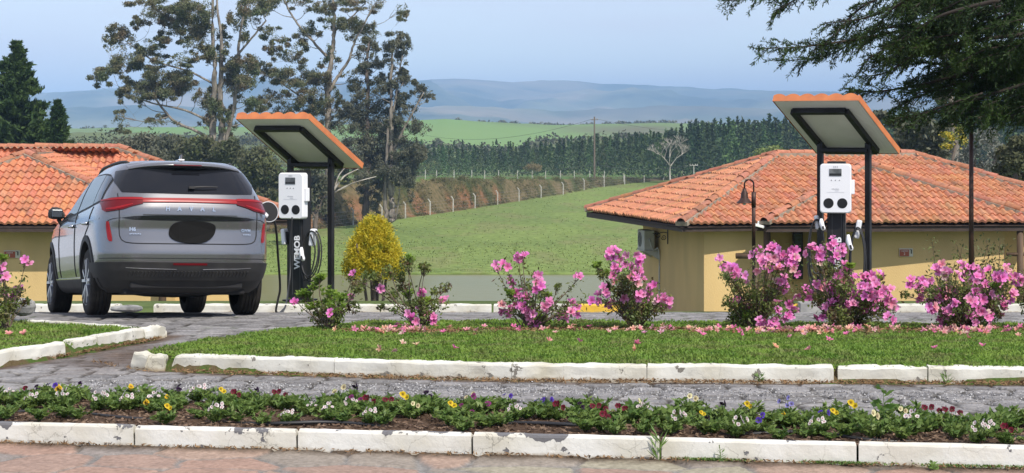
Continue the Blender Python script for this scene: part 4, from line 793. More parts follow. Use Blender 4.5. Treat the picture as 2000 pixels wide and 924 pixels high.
# dark doorway, window and log details
g = G(); a = PT(1548, 453, 51.80); b = PT(1568, 545, 51.80); g.box(((a[0]+b[0])/2, 51.82, (a[2]+b[2])/2), (b[0]-a[0], .12, a[2]-b[2])); wn = g.build('window', M_dwood, cabR)
g = G(); g.box(((a[0]+b[0])/2, 51.75, (a[2]+b[2])/2), (b[0]-a[0]-.08, .03, a[2]-b[2]-.1)); g.build('pane', M_dark, wn)
def logpost(px_, D, r=.10, parent=cabR):
    X = (px_-1000)/F*D; g = G(); g.tube([(X, D, z0), (X+.02, D, (z0+z1)/2), (X, D, z1)], [r*1.1, r, r*.95], 10); return g.build('porch_post', M_lwood, parent, smooth=True)
logpost(1498, 50.55); logpost(1992, 50.6, .09)
g = G(); g.tube([PT(1437, 500, 50.45), PT(1560, 499, 50.45)], .075, 8); g.build('log_beam', M_lwood, cabR, smooth=True)
g = G(); g.tube([PT(1966, 497, 50.6), PT(2060, 496, 50.6)], .05, 8); g.build('log_beam', M_lwood, cabR, smooth=True)
# left cabin ---------------------------------------------------
c1 = np.array([-22., 52.3]); c2 = np.array([-5.8, 53.7]); zr = 1.2; r1 = np.array([-22., 56.4]); r2 = np.array(XD(232, 57.3)); c3 = np.array([-9.2, 61.]); c4 = np.array([-22., 62.])
wl = np.array([-21.4, 50.0]); wr = np.array([-8.55, 50.0]); ap = P3(XD(50, 53.9), 1.07); apl = ap-[3.4, 0, 0]; apb = ap+[0, 3.0, 0]
wl2 = np.array([ap[0]-3.9-.1, 50.0])
facL = [(P3(c1, EV), P3(c2, EV), P3(r1, zr), P3(r2, zr)), (P3(c2, EV), P3(c3, EV), P3(r2, zr), P3(r2, zr)), (P3(c3, EV), P3(c4, EV), P3(r2, zr), P3(r1, zr)),
        (P3(wl2, EV), P3(wr, EV), ap, ap), (P3(wr, EV), P3((wr[0]+.2, 54), EV), ap, apb), (P3((wl2[0], 54), EV), P3(wl2, EV), apb, ap)]
ridL = [(P3(c2, EV), P3(r2, zr)), (P3(r1, zr), P3(r2, zr)), (P3(c3, EV), P3(r2, zr)), (P3(wl2, EV), ap), (P3(wr, EV), ap), (ap, apb)]
cabL = cabin('yellow walled cabin with a hipped clay tile roof behind the grey car', EV, None, facL, ridL, [((-15, 56),)], 2, [[tuple(c1), tuple(c2-[.05, -.05]), tuple(c3), tuple(c4)], [tuple(wl2), tuple(wr-[.05, -.03]), (wr[0], 54), (wl2[0], 54)]], [-3.6, 0])
g = G(); wallslab(g, (wl2[0]+.7, 50.8), (wr[0]-.7, 50.8), z0, z1); wallslab(g, (wr[0]-.7, 50.8), (wr[0]-.65, 53.2), z0, z1); wallslab(g, (wr[0]-.65, 53.2), (-7.5, 53.3), z0, z1); wallslab(g, (-7.5, 53.3), (-9.9, 60.2), z0, z1); wallslab(g, (-9.9, 60.2), (-21, 60.2), z0, z1); wallslab(g, (-21, 60.2), (wl2[0]+.7, 50.8), z0, z1)
g.build('wall', M_yel, cabL); logpost(316, 50.4, .10, cabL)
# number signs on the walls
M_sr = mat('sign red', (.36, .09, .05), .6); M_sw = mat('sign cream', (.62, .58, .48), .6); M_swt = mat('sign white', (.8, .8, .78), .6); M_bk = mat('matt black', (.015, .015, .017), .5)
def text(body, size, loc, rot, m, name, parent, ext=.002, align='CENTER', font_sp=1.0, shear=0., boldoff=0.):
    cu = bpy.data.curves.new(name, 'FONT'); cu.body = body; cu.size = size; cu.extrude = ext; cu.align_x = align; cu.align_y = 'CENTER'; cu.space_character = font_sp; cu.shear = shear; cu.offset = boldoff
    o = bpy.data.objects.new('tmp', cu); S.collection.objects.link(o); dg = bpy.context.evaluated_depsgraph_get(); me = bpy.data.meshes.new_from_object(o.evaluated_get(dg)); S.collection.objects.unlink(o); bpy.data.objects.remove(o)
    V = np.array([v.co for v in me.vertices]); Fc = [tuple(p.vertices) for p in me.polygons]
    Rm = np.array(Euler(rot).to_matrix()) if not isinstance(rot, np.ndarray) else rot
    return mk(name, V @ Rm.T+np.array(loc), Fc, m, parent, world=False)
def wall_sign(px0, px1, py0, py1, D, label, num):
    a = PT(px0, py0, D); b = PT(px1, py1, D); w = b[0]-a[0]; h = a[2]-b[2]; c = (a+b)/2; t = thing('wall_sign', label, 'sign', c, group='cabin number signs')
    g = G(); g.box((0, 0, 0), (w, .03, h)); g.build('plate', M_sw, t, world=False); g = G(); g.box((-w*.13, -.02, -.01), (w*.68, .012, h*.82)); g.build('red_panel', M_sr, t, world=False)
    text('CABANA', h*.22, (-w*.13, -.032, h*.17), (rad(90), 0, 0), M_swt, 'lettering', t); text(num, h*.42, (-w*.13, -.032, -h*.17), (rad(90), 0, 0), M_swt, 'number', t)
    g = G(); g.box((w*.38, -.02, h*.1), (w*.07, .008, h*.5)); g.box((w*.33, -.02, h*.33), (w*.16, .008, h*.07)); g.build('arrow', M_bk, t, world=False)
wall_sign(1756, 1783, 485, 501, 50.92, 'small red and cream number sign on the right cabin wall', '2')
wall_sign(8, 39, 489, 504, 50.77, 'small red and cream number sign on the left cabin wall', '1')
# air conditioner on the end wall
wd = unit(p_c-p_l); wn_ = np.array([wd[1], -wd[0]]); wn_ = wn_ if wn_[0] < 0 else -wn_
acc = p_l+wd*1.55+wn_*.30; acz = EYE-(468-250)/F*acc[1]
Ra = np.stack([[wd[0], wd[1], 0], [-wn_[0], -wn_[1], 0], [0, 0, 1.]], 1)
ac = thing('air_conditioner', 'grey outdoor air conditioner unit bracketed under the right cabin eave', 'air conditioner', (*acc, acz), rot=(0, 0, math.atan2(wd[1], wd[0])))
M_ac = mat('ac casing', (.52, .52, .49), .5, col2=(.42, .42, .39), scale=3)
g = G(); g.box((0, 0, 0), (.80, .30, .56)); g.build('casing', M_ac, ac, world=False, bevel=.015)
g = G(); A_ = np.array([[1,0,0],[0,0,1],[0,-1,0.]]); sgn = -1
for r in (.06, .11, .16, .21): g.lathe([(r, 0), (r+.006, .006), (r+.012, 0)], (-.12, -.157, 0), A_, 24)
for k in range(8): a = k*math.pi/4; g.bar((-.12+.03*math.cos(a), -.158, .03*math.sin(a)), (-.12+.22*math.cos(a), -.158, .22*math.sin(a)), .006)
g.build('fan_grille', M_ac, ac, world=False); g = G(); g.lathe([(0, 0), (.215, 0)], (-.12, -.153, 0), A_, 24); g.build('fan', M_bk, ac, world=False)
g = G(); g.box((.0, .05, -.30), (.9, .42, .03)); g.prism([(.42, -.12, -.32), (.42, .27, -.32), (.42, .27, -.55)], (.03, 0, 0)); g.prism([(-.45, -.12, -.32), (-.45, .27, -.32), (-.45, .27, -.55)], (.03, 0, 0)); g.build('bracket', M_ac, ac, world=False)
g = G(); g.tube(spline([(.41, 0, .05), (.50, .0, -.05), (.47, .1, -.28), (.5, .25, -.3), (.5, .26, -1.5)], 16), .022, 6); g.build('pipe', M_ac, ac, world=False)
# iron bracket on the wall
ib = p_l+wd*(np.linalg.norm(p_c-p_l)*.45)+wn_*.02; ibz = EYE-(462-250)/F*ib[1]
hk = thing('wall_hook', 'black scrolled iron hanging bracket on the end wall under the eave', 'bracket', (*ib, ibz), rot=(0, 0, math.atan2(wn_[1], wn_[0])))
g = G(); g.box((.012, 0, 0), (.02, .035, .42)); g.build('backplate', M_bk, hk, world=False); g = G()
t_ = np.linspace(0, 1, 26); g.tube(np.stack([.02+.42*t_, 0*t_, .10+.02*np.sin(t_*6)], 1), .012, 6); a = np.linspace(0, 9, 30); r = .10*(1-a/11); g.tube(np.stack([.30+r*np.cos(a), 0*a, .03+r*np.sin(a)], 1), .010, 5); g.tube(np.stack([.12+.8*r*np.cos(a), 0*a, -.02-.8*r*np.sin(a)], 1), .010, 5); g.build('scroll', M_bk, hk, world=False)
# floodlight under the eave
fl = PT(1482, 441, 49.95); o = G(); o.box((0, 0, 0), (.28, .10, .07)); o.box((.0, .08, .06), (.05, .05, .12)); fo = o.build('floodlight', M_swt, None, loc=None, world=False, bevel=.008); fo.location = fl; fo.rotation_euler = (0, .25, .2); tag(fo, 'small white floodlight fixed under the right cabin eave beside the lamp', 'floodlight')
# climbers at the right wall
rng = np.random.RandomState(71)
for i, (x, lab) in enumerate(((1850, 'thin twiggy climber on the right cabin wall left of the pole'), (1905, 'thin twiggy climber on the cabin wall directly behind the tall pole'), (1950, 'tallest twiggy climber on the right cabin wall, near the porch'))):
    D = 49.6; b = PT(x, 612, D); b[2] = -3.2; t = thing('climbing_shrub', lab, 'shrub', b); g = G(); C = []
    for k in range(9):
        dx = rng.normal()*16; tp = PT(x+dx*1.2, rng.uniform(470, 560) if i != 2 else rng.uniform(455, 540), D); m_ = (b+tp)/2+[rng.normal()*.1, 0, 0]; Q = spline([b, m_, tp], 9); g.tube(Q, np.linspace(.02, .006, 9), 4, cap=False)
        q = Q[rng.randint(2, 9, 60)]+rng.normal(size=(60, 3))*.11; C.append(q)
    g.build('stems', M_lwood, t); V, Fc = leaves(np.concatenate(C), .10, .05, rng); mk('leaves', V, Fc, M_scrub, t)
# ---------------------------------------------------------------- lamps
M_iron = mat('brown iron', (.045, .022, .018), .5, metal=.3, col2=(.07, .035, .025), scale=6)
lb = PT(1472, 585, 31); lb[2] = float(ground_z(lb[0], 31.)); lz = lambda py: EYE-(py-250)/F*31-lb[2]; k = 31/F
la = thing('garden_lamp', 'brown iron garden lamp with a gooseneck bell shade before the right cabin', 'street lamp', lb)
g = G(); g.tube([(0, 0, 0), (0, 0, lz(376))], .026, 10); g.box((0, 0, .01), (.16, .16, .02)); g.build('post', M_iron, la, world=False)
g = G(); g.tube([(0, 0, lz(480)), (0, 0, lz(390))], .030, 8); g.tube([(0, 0, lz(405)), (0, 0, lz(375))], .036, 8)
a = np.linspace(0, math.pi, 12); g.tube(np.concatenate([[( .0, 0, lz(385))], np.stack([-9*k+9*k*np.cos(a), 0*a, lz(360)+9*k*np.sin(a)], 1), [(-18*k, 0, lz(371))]]), .013, 8); g.build('gooseneck', M_iron, la, world=False, smooth=True)
g = G(); g.lathe([(.0, lz(368)), (.03, lz(368)), (.035, lz(373)), (.055, lz(377)), (.06, lz(386)), (.075, lz(391)), (.125, lz(396)), (.13, lz(397)), (.12, lz(396)), (.05, lz(385)), (0, lz(380))], (-18*k, 0, 0), None, 24); g.build('lamp_shade', M_iron, la, world=False, smooth=True)
g = G(); g.lathe([(0, lz(388)), (.03, lz(390)), (.035, lz(395)), (.022, lz(400)), (0, lz(401))], (-18*k, 0, 0), None, 16); g.build('bulb', M_swt, la, world=False, smooth=True)
lb = PT(1897, 585, 30); lb[2] = float(ground_z(lb[0], 30.)); la = thing('tall_lamp', 'tall dark brown pole rising into the cypress foliage at right', 'street lamp', lb)
g = G(); g.tube([(0, 0, 0), (0, 0, 1.6), (0, 0, 3.9)], [.045, .036, .032], 12); g.box((0, 0, .01), (.2, .2, .02)); g.build('post', M_iron, la, world=False, smooth=True)
g = G(); g.tube(spline([(0, 0, 3.85), (.03, 0, 4.02), (.16, 0, 4.05), (.22, 0, 3.95)], 10), .014, 8); g.build('gooseneck', M_iron, la, world=False); g = G(); g.lathe([(0, 3.96), (.03, 3.95), (.06, 3.88), (.13, 3.80), (.12, 3.80), (0, 3.86)], (.22, 0, 0), None, 20); g.build('lamp_shade', M_iron, la, world=False, smooth=True)
# ---------------------------------------------------------------- charging stations and their tiled canopies
M_wht = mat('white plastic', (.78, .79, .82), .32, spec=.5); M_blk = mat('black powder coat', (.008, .008, .009), .42, spec=.3, col2=(.02, .02, .022), scale=3); M_cable = mat('cable rubber', (.014, .014, .015), .5)
M_screen = mat('screen glass', (.04, .045, .05), .12, col2=(.16, .17, .18), scale=9, spec=.6); M_soff = mat('soffit board', (.76, .75, .70), .85, col2=(.68, .67, .62), scale=2, bump=.2, bscale=50)
M_oran = mat('glazed canopy tile', (.60, .20, .07), .65, col2=(.50, .16, .06), scale=5, world=True); M_grey = mat('grey mark', (.30, .31, .33), .6); M_flap = mat('port inner', (.42, .43, .45), .4)
def canopy(P0, a, base_px_dz, label):
    W_, Lh, dz = 1.3, 1.497, .758; P0 = np.array(P0); r = np.array([math.cos(a), -math.sin(a), 0]); d = np.array([math.sin(a)*Lh, math.cos(a)*Lh, -dz]); Ls = np.linalg.norm(d); dh = d/Ls; n = np.cross(r, dh); n = n if n[2] > 0 else -n
    at = lambda u, v, h=0: P0+r*u*W_+d*v+n*h
    c = at(.5, .75); gz = float(ground_z(c[0], c[1])); t = thing('charging_canopy', label, 'canopy', (c[0], c[1], gz), group='tiled canopies of the charging bays')
    Rm = np.stack([r, dh, n], 1)
    g = G(); g.box(at(.5, .5, .012), (W_-.03, Ls-.03, .024), Rm); g.build('soffit', M_soff, t)
    g = G()   # tile sheet: scalloped section swept down the slope, with solid edge
    k = 85; u = np.linspace(0, 1, k); wave = .042*np.abs(np.sin(np.pi*6*u+.35))**.8+.046; rows_ = []
    for v, hs in ((0, 1), (.25, 1), (.26, .93), (.5, 1), (.51, .93), (.75, 1), (.76, .93), (1, 1)): rows_.append(np.array([at(uu, v, .024+.0+wv*hs) for uu, wv in zip(u, wave)]))
    top = np.array(rows_); g.grid(top)
    lo0 = np.array([at(uu, 0, -.004) for uu in u]); lo1 = np.array([at(uu, 1, -.004) for uu in u]); g.grid(np.array([lo0, top[0]])); g.grid(np.array([top[-1], lo1]))
    for uu, ix in ((0, 0), (1, -1)):
        g.grid(np.array([[at(uu, v, -.004) for v in np.linspace(0, 1, 8)], [top[j][ix] for j in range(8)]]) if ix == 0 else np.array([[top[j][ix] for j in range(8)], [at(uu, v, -.004) for v in np.linspace(0, 1, 8)]]))
    g.build('tile_roof', M_oran, t)
    g = G(); b = .075
    for (u0, v0, u1, v1) in ((.17, .15, .79, .15), (.17, .90, .79, .90), (.17, .15, .17, .90), (.79, .15, .79, .90)): g.bar(at(u0, v0, -.042), at(u1, v1, -.042), b, .075, up=n)
    g.bar(at(.19, .74, -.16), at(.77, .74, -.16), .05, .05); g.build('frame', M_blk, t, bevel=.004)
    for uu in (.195, .765):
        q = at(uu, .74, -.06); gz2 = float(ground_z(q[0], q[1])); g = G(); g.bar((q[0], q[1], gz2-.1), q+[0, 0, .02], .078, .078, up=(math.sin(a), math.cos(a), 0)); g.box((q[0], q[1], gz2+.01), (.2, .2, .02), Rm*0+np.array([[r[0], -r[1], 0], [r[1], r[0], 0], [0, 0, 1]])); g.build('post', M_blk, t, bevel=.004)
canopy((-4.144, 29.19, 1.937), .481, 0, 'tilted tile canopy on black posts beside the grey car')
canopy((3.685, 27.53, 2.183), .575, 0, 'tilted tile canopy on black posts before the right cabin, among azaleas')
def charger(px_, D, a, H_, z0_, label, side):
    X = (px_-1000)/F*D; t = thing('charging_station', label, 'charging station', (X, D, z0_), rot=(0, 0, -a), group='electric vehicle charging stations'); w, d = .25, .24
    g = G(); g.box((0, 0, H_/2), (w, d, H_)); g.build('column', M_blk, t, world=False, bevel=.012)
    g = G(); g.box((0, 0, .012), (w+.14, d+.14, .024)); g.build('base_plate', M_blk, t, world=False, bevel=.004)
    g = G(); g.box((-.055, -d/2-.002, H_*.45), (.008, .006, H_*.8)); g.box((.075, -d/2-.002, H_*.45), (.008, .006, H_*.8)); g.build('trim', mat('column trim', (.06, .06, .065), .4), t, world=False)
    bz = H_-.03-.345; by = -d/2-.075; bw, bh, bd = .43, .69, .15
    # white box: rounded, slightly bulging front
    g = G(); n = 20; pts = []; R = .045
    for cx, cz, a0 in ((bw/2-R, bh/2-R, 0), (-bw/2+R, bh/2-R, 90), (-bw/2+R, -bh/2+R, 180), (bw/2-R, -bh/2+R, 270)):
        for k in range(7): q = rad(a0+k*15); pts.append((cx+R*math.cos(q), cz+R*math.sin(q)))
    pts = np.array(pts); rings = []
    for y, s in ((bd/2, .97), (bd/2-.01, 1), (-bd/2+.03, 1.0), (-bd/2+.012, .985), (-bd/2, .955)): rings.append(np.stack([pts[:, 0]*s-.0, y+0*pts[:, 0]+by, pts[:, 1]*s+bz], 1))
    k = len(pts); g.grid(np.array(rings), wrap=True); g.F += [tuple(range(k)), tuple(range(4*k, 5*k))[::-1]]; box = g.build('charger_box', M_wht, t, world=False)
    f = by-bd/2
    g = G(); g.box((.235, by+.01, bz+.02), (.05, .09, .20)); g.build('side_latch', M_wht, t, world=False, bevel=.01)
    g = G(); g.box((0, f-.003, bz+.225), (.17, .008, .10)); g.build('screen', M_screen, box, world=False)
    g = G(); g.box((0, f-.008, bz+.197), (.165, .004, .028)); g.build('screen_image', mat('screen dark', (.02, .022, .025), .2), box, world=False)
    for kx in (-.055, 0, .055): 
        g = G(); g.box((kx, f-.002, bz+.115), (.013, .004, .018), np.array([[.8, 0, .6], [0, 1, 0], [-.6, 0, .8]])); g.build('indicator', M_grey, box, world=False)
    g = G(); g.box((0, f-.002, bz-.012), (.115, .003, .017)); 
    for kx in range(8): g.box((-.048+kx*.014, f-.0035, bz-.012), (.006, .003, .012))
    g = G()
    for kx, hh in enumerate((.012, .016, .012, .012, .016, .012, .012)): g.box((-.045+kx*.015, f-.002, bz-.006+(hh-.012)/2), (.009, .003, hh))
    for kx in range(6): g.box((.0+kx*.009, f-.002, bz-.030), (.006, .003, .007))
    g.box((0, f-.0015, bz-.052), (.24, .002, .003)); g.box((-.02, f-.002, bz+.302), (.016, .003, .026)); g.box((.004, f-.002, bz+.302), (.016, .003, .026)); g.box((.028, f-.002, bz+.302), (.012, .003, .026)); g.build('markings', mat('pale print', (.50, .51, .54), .6), box, world=False)
    A_ = np.array([[1,0,0],[0,0,1],[0,-1,0.]])
    for kx in (-.095, .095):
        g = G(); g.lathe([(.086, 0), (.084, .012), (.074, .014), (.070, -.004), (0, -.004)], (kx, f, bz-.205), A_, 30); so = g.build('socket', M_blk, box, world=False, smooth=False)
        g = G(); g.lathe([(.066, .003), (.06, .010), (.03, .016), (0, .017)], (kx, f, bz-.205), A_, 24); g.build('socket_lid', mat('socket lid', (.03, .012, .012), .2, spec=.6), so, world=False, smooth=True)
    text('WEMOB', .135, (0.030, -d/2-.004, H_*.375), np.array(Matrix(((0, -1, 0), (0, 0, -1), (1, 0, 0)))), M_wht, 'lettering', t, boldoff=.004)
    # holsters
    def holster(x, z, tilt, wd_=.075, hh=.26):
        g = G(); Rm = np.array(Euler((0, tilt, 0)).to_matrix()); g.box((x, -.05, z), (wd_, .12, hh), Rm); h = g.build('cable_holder', M_wht, t, world=False, bevel=.02)
        g = G(); g.box((x-math.copysign(.03, x), -.03, z-.02), (.06, .10, hh*.8), Rm); g.build('holder_back', M_blk, h, world=False, bevel=.008)
    def coil(cx, cz, rx, rz, turns, seed):
        rng = np.random.RandomState(seed); g = G()
        for k in range(turns):
            a = np.linspace(0, 2*np.pi, 28); q = (1+rng.normal()*.07); g.tube(np.stack([cx+rx*q*np.sin(a), -.10-.03*k+.05*np.cos(a), cz-rz*q*.9+rz*q*np.cos(a)+rng.normal()*.01], 1), .0115, 6, cap=False)
        return g
    def plug(P, R=None, s=1):
        g = G(); g.tube(spline([np.array(P), np.array(P)+[.01*s, -.01, -.10*s], np.array(P)+[.05*s, -.02, -.20*s]], 9), [.02, .026, .034, .036, .036, .034, .034, .034, .02], 10); h = g.build('plug', M_wht, t, world=False, smooth=True)
        g = G(); g.tube([np.array(P)+[.030*s, -.045, -.13*s], np.array(P)+[.044*s, -.055, -.18*s]], .014, 8); g.build('trigger', M_blk, h, world=False)
    if side == 'left':
        holster(.26, H_-1.0, .12); holster(-.24, H_-1.0, -.10, .07, .24)
        g = coil(.27, H_-.93, .15, .34, 3, 3); g.tube(spline([(.10, -d/2-.012, H_-.72), (.115, -.135, H_-1.3), (.16, -.16, H_-1.62), (.28, -.16, H_-1.55), (.34, -.12, H_-1.2), (.26, -.12, H_-.95)], 30), .0115, 6); g.build('cable', M_cable, t, world=False, smooth=True)
        plug((.15, -.20, H_-1.14))
    else:
        holster(.30, H_-.95, .18); holster(-.27, H_-.86, -.14, .06, .20)
        g = coil(.30, H_-.98, .10, .44, 4, 5); g2 = coil(-.27, H_-.86, .11, .46, 4, 6); g.V += g2.V; g.F += [tuple(i+g.n for i in f_) for f_ in g2.F]; g.n += g2.n
        g.tube(spline([(-.05, -d/2-.012, H_-.72), (-.16, -.16, H_-.86), (-.24, -.14, H_-.95)], 10), .012, 6); g.tube(spline([(.10, -d/2-.012, H_-.72), (.10, -.14, H_-1.4)], 10), .012, 6); g.build('cable', M_cable, t, world=False, smooth=True)
        plug((.17, -.18, H_-1.02), s=1.1); plug((-.20, -.20, H_-.80), s=.8)
    return t
lc = charger(586, 29.3, rad(26), 1.96, -.80, 'white charger box on black column, cable plugged into the grey car', 'left')
rc = charger(1634, 27.4, rad(13), 2.10, -.77, 'white charger box on black column standing before the right cabin', 'right')
def W3(*q): return PT(*q)
g = G(); D_ = 29.05
g.tube(spline([W3(571, 424, D_), W3(568, 470, D_), W3(567, 530, 29.0), W3(563, 570, 28.6), W3(558, 597, 27.0), W3(552, 606, 25.8), W3(545, 611.5, 24.2), W3(539, 607, 23.6), W3(543, 585, 23.0), W3(547, 560, 22.6), W3(543, 500, 22.2), W3(540, 455, 22.0), W3(535, 430, 21.8), W3(526, 419, 21.6), W3(521, 418, 21.45)], 90), .0135, 8); g.build('charging_cable', M_cable, lc, smooth=True)
g = G(); g.box(W3(1590, 600, 26.9), (.42, .25, .14)); g.box(W3(1624, 600, 26.8), (.10, .12, .14)); kb = g.build('concrete_block', mat('concrete block', (.22, .22, .22), .9, col2=(.4, .4, .38), scale=4), None, bevel=.01, loc=W3(1600, 597, 26.9)); tag(kb, 'low grey concrete block at the foot of the right charging column', 'block')

# ---------------------------------------------------------------- the car
cloc = Vector((-3.735, 21.33, -.249)); yw, pt_, rl = .372, -.081, .0325
Rc = Matrix.Rotation(yw, 4, 'Z') @ Matrix.Rotation(pt_, 4, 'X') @ Matrix.Rotation(rl, 4, 'Y')
car = thing('parked_car', 'grey silver suv parked nose down beside the left charger, seen from behind', 'car'); car.matrix_basis = Matrix.Translation(cloc) @ Rc
ZT = np.array([.24, .30, .38, .48, .56, .66, .78, .90, 1.00, 1.06, 1.12, 1.20, 1.30, 1.40, 1.50, 1.57, 1.62, 1.65, 1.665])
WT = np.array([.80, .87, .905, .925, .935, .940, .943, .943, .938, .930, .912, .880, .845, .800, .750, .705, .655, .59, .50])
YR = np.array([-.72, -.80, -.86, -.925, -.955, -.965, -.945, -.93, -.945, -.95, -.945, -.925, -.87, -.80, -.72, -.66, -.60, -.50, -.36])
YF = np.array([3.45, 3.55, 3.60, 3.65, 3.66, 3.66, 3.64, 3.58, 3.40, 3.15, 2.65, 2.38, 2.16, 1.95, 1.72, 1.54, 1.38, 1.16, .95])
NR_ = 4.2; LR, LF = .92, 1.25
def prm(z): return np.interp(z, ZT, WT), np.interp(z, ZT, YR), np.interp(z, ZT, YF)
def surf(U, z, off=0.):
    """point of the body skin; U in degrees round the tail (0 = centre, +-90 = flank), beyond 90 it runs forward 2 cm per degree"""
    U = np.asarray(U, float); z = np.asarray(z, float); U, z = np.broadcast_arrays(U, z); w, yr, yf = prm(z); sg = np.sign(U); A = np.abs(U); t = np.radians(np.minimum(A, 90)); yc = yr+LR
    x = w*np.sin(t)**(2/NR_); y = yc-LR*np.clip(np.cos(t), 0, 1)**(2/NR_); y = np.where(A > 90, yc+(A-90)*.02, y)
    fr = np.clip((y-(yf-LF))/LF, 0, 1); x = x*(1-fr**3)**(1/3)
    ty = np.clip((y-1.2)/2.5, 0, 1); x = x-.02*ty**2*w
    P = np.stack([sg*x, y, z], -1)
    if off:
        e = .5; # numeric normal
        def raw(U2, z2): return surf(U2, z2)
        d1 = raw(np.where(A < .0002, .0002, U)+e*np.where(sg == 0, 1, sg), z)-raw(np.where(A < .0002, .0002, U)-e*np.where(sg == 0, 1, sg)*.5, z); d2 = raw(U, np.minimum(z+.01, 1.66))-raw(U, z-.01)
        n = np.cross(d1, d2); n = unit(n); c = P-np.array([0, 1.2, .8]); s = np.sign((n*c).sum(-1, keepdims=True)); P = P+n*s*off
    return P
def Ux(x, z): w = np.interp(z, ZT, WT); return np.degrees(np.arcsin(np.clip(np.abs(x)/w, 0, 1)**(NR_/2)))*np.sign(x)
def Uy(y, z, side=-1):
    w, yr, yf = prm(z); yc = yr+LR; y = np.asarray(y, float)
    return side*np.where(y >= yc, 90+(y-yc)/.02, np.degrees(np.arccos(np.clip((yc-y)/LR, 0, 1)**(NR_/2))))
def rp(name, xs, zlo, zhi, off, m, parent=None, nv=8, smooth=True, thick=0.):
    """patch on the tail given as x positions with lower and upper edges"""
    xs = np.asarray(xs, float); zl = np.broadcast_to(np.asarray(zlo, float), xs.shape); zh = np.broadcast_to(np.asarray(zhi, float), xs.shape)
    n = max(2, int(len(xs)*6)); t = np.linspace(0, len(xs)-1, n); X = np.interp(t, range(len(xs)), xs); a = np.interp(t, range(len(xs)), zl); b = np.interp(t, range(len(xs)), zh)
    v = np.linspace(0, 1, nv)[:, None]; Z = a*(1-v)+b*v; XX = np.broadcast_to(X, Z.shape); U = Ux(XX, Z); g = G(); A = surf(np.where(np.abs(U) < .0002, .0002, U), Z, off); g.grid(A)
    I = surf(np.where(np.abs(U) < .0002, .0002, U), Z, off-.012-thick); rim(g, A, I)
    return g.build(name, m, parent or car, smooth=False if smooth is None else smooth, world=False)
def rim(g, A, I):
    g.grid(np.stack([A[0], I[0]])[::-1]); g.grid(np.stack([A[-1], I[-1]])); g.grid(np.stack([A[:, 0], I[:, 0]])); g.grid(np.stack([A[:, -1], I[:, -1]])[::-1])
def sp(name, ys, zlo, zhi, off, m, side=-1, parent=None, nv=8, smooth=True):
    ys = np.asarray(ys, float); zl = np.broadcast_to(np.asarray(zlo, float), ys.shape); zh = np.broadcast_to(np.asarray(zhi, float), ys.shape)
    n = max(2, int(len(ys)*6)); t = np.linspace(0, len(ys)-1, n); Y = np.interp(t, range(len(ys)), ys); a = np.interp(t, range(len(ys)), zl); b = np.interp(t, range(len(ys)), zh)
    v = np.linspace(0, 1, nv)[:, None]; Z = a*(1-v)+b*v; YY = np.broadcast_to(Y, Z.shape); U = Uy(YY, Z, side); g = G(); A = surf(U, Z, off); g.grid(A); rim(g, A, surf(U, Z, off-.014)); return g.build(name, m, parent or car, smooth=smooth, world=False)
M_paint = mat('metallic grey paint', (.225, .225, .235), .24, metal=.78, coat=.8, spec=.5); M_clad = mat('black plastic cladding', (.022, .022, .024), .6, col2=(.035, .034, .033), scale=6, spec=.4)
M_glass = mat('tinted glass', (.008, .009, .012), .05, spec=.42); M_red = mat('red lamp lens', (.27, .010, .014), .3, spec=.3); M_redd = mat('dark red lens', (.13, .006, .010), .25, spec=.3); M_chrome = mat('chrome', (.72, .74, .78), .18, metal=1.); M_gap = mat('panel gap', (.010, .010, .012), .8)
M_tyre = mat('tyre rubber', (.022, .021, .020), .85, col2=(.045, .04, .035), scale=9, spec=.2); M_rim = mat('alloy', (.55, .57, .62), .28, metal=.9); M_rimd = mat('dark alloy', (.03, .03, .035), .35, metal=.6)
zs = np.concatenate([np.linspace(.24, 1.60, 70), np.array([1.615, 1.63, 1.64, 1.65, 1.658, 1.665])]); Us = np.concatenate([np.linspace(.6, 90, 34), 90+np.linspace(2, 218, 70)])
def ringpts(z):
    w, yr, yf = prm(z); yc = yr+LR; Umax = 90+(yf-yc)/.02; A = np.concatenate([np.linspace(.01, 90, 34), np.linspace(90, Umax-.01, 92)[1:]]); P = surf(A, z); Q = P[::-1].copy(); Q[:, 0] *= -1; return np.concatenate([P, Q[1:-1]])
R_ = np.array([ringpts(z) for z in zs]); g = G(); k = R_.shape[1]; g.grid(R_, wrap=True)
last = R_[-1]; c0 = last.mean(0); nn = len(zs)
for j, (s_, dz) in enumerate(((.8, .008), (.55, .014), (.25, .018))): L2 = c0+(last-c0)*s_; L2[:, 2] = last[:, 2]+dz; g.V.append(L2); g.F += [((nn-1+j)*k+i, (nn-1+j)*k+(i+1) % k, (nn+j)*k+(i+1) % k, (nn+j)*k+i) for i in range(k)]; g.n += k
g.F += [tuple(range((nn+2)*k, (nn+3)*k)), tuple(range(k))[::-1]]
body = g.build('body', M_paint, car, smooth=True, world=False)
cut = []
for y in (0, 2.74):
    for s_ in (-1, 1):
        g = G(); A_ = np.array([[0, 0, 1], [1, 0, 0], [0, 1, 0.]]); g.lathe([(0, -.22), (.415, -.22), (.415, .22), (0, .22)], (s_*.86, y, .385), A_, 56); cut.append(g.build('cutter', M_gap, car, world=False))
import bmesh
for c_ in cut+[body]:
    bm = bmesh.new(); bm.from_mesh(c_.data); bmesh.ops.remove_doubles(bm, verts=bm.verts, dist=1e-4); bmesh.ops.recalc_face_normals(bm, faces=bm.faces); bm.to_mesh(c_.data); bm.free()
for c_ in cut:
    md = body.modifiers.new('cut', 'BOOLEAN'); md.object = c_; md.operation = 'DIFFERENCE'; md.solver = 'EXACT'; md.material_mode = 'TRANSFER'
dg = bpy.context.evaluated_depsgraph_get(); me = bpy.data.meshes.new_from_object(body.evaluated_get(dg)); body.modifiers.clear(); body.data = me
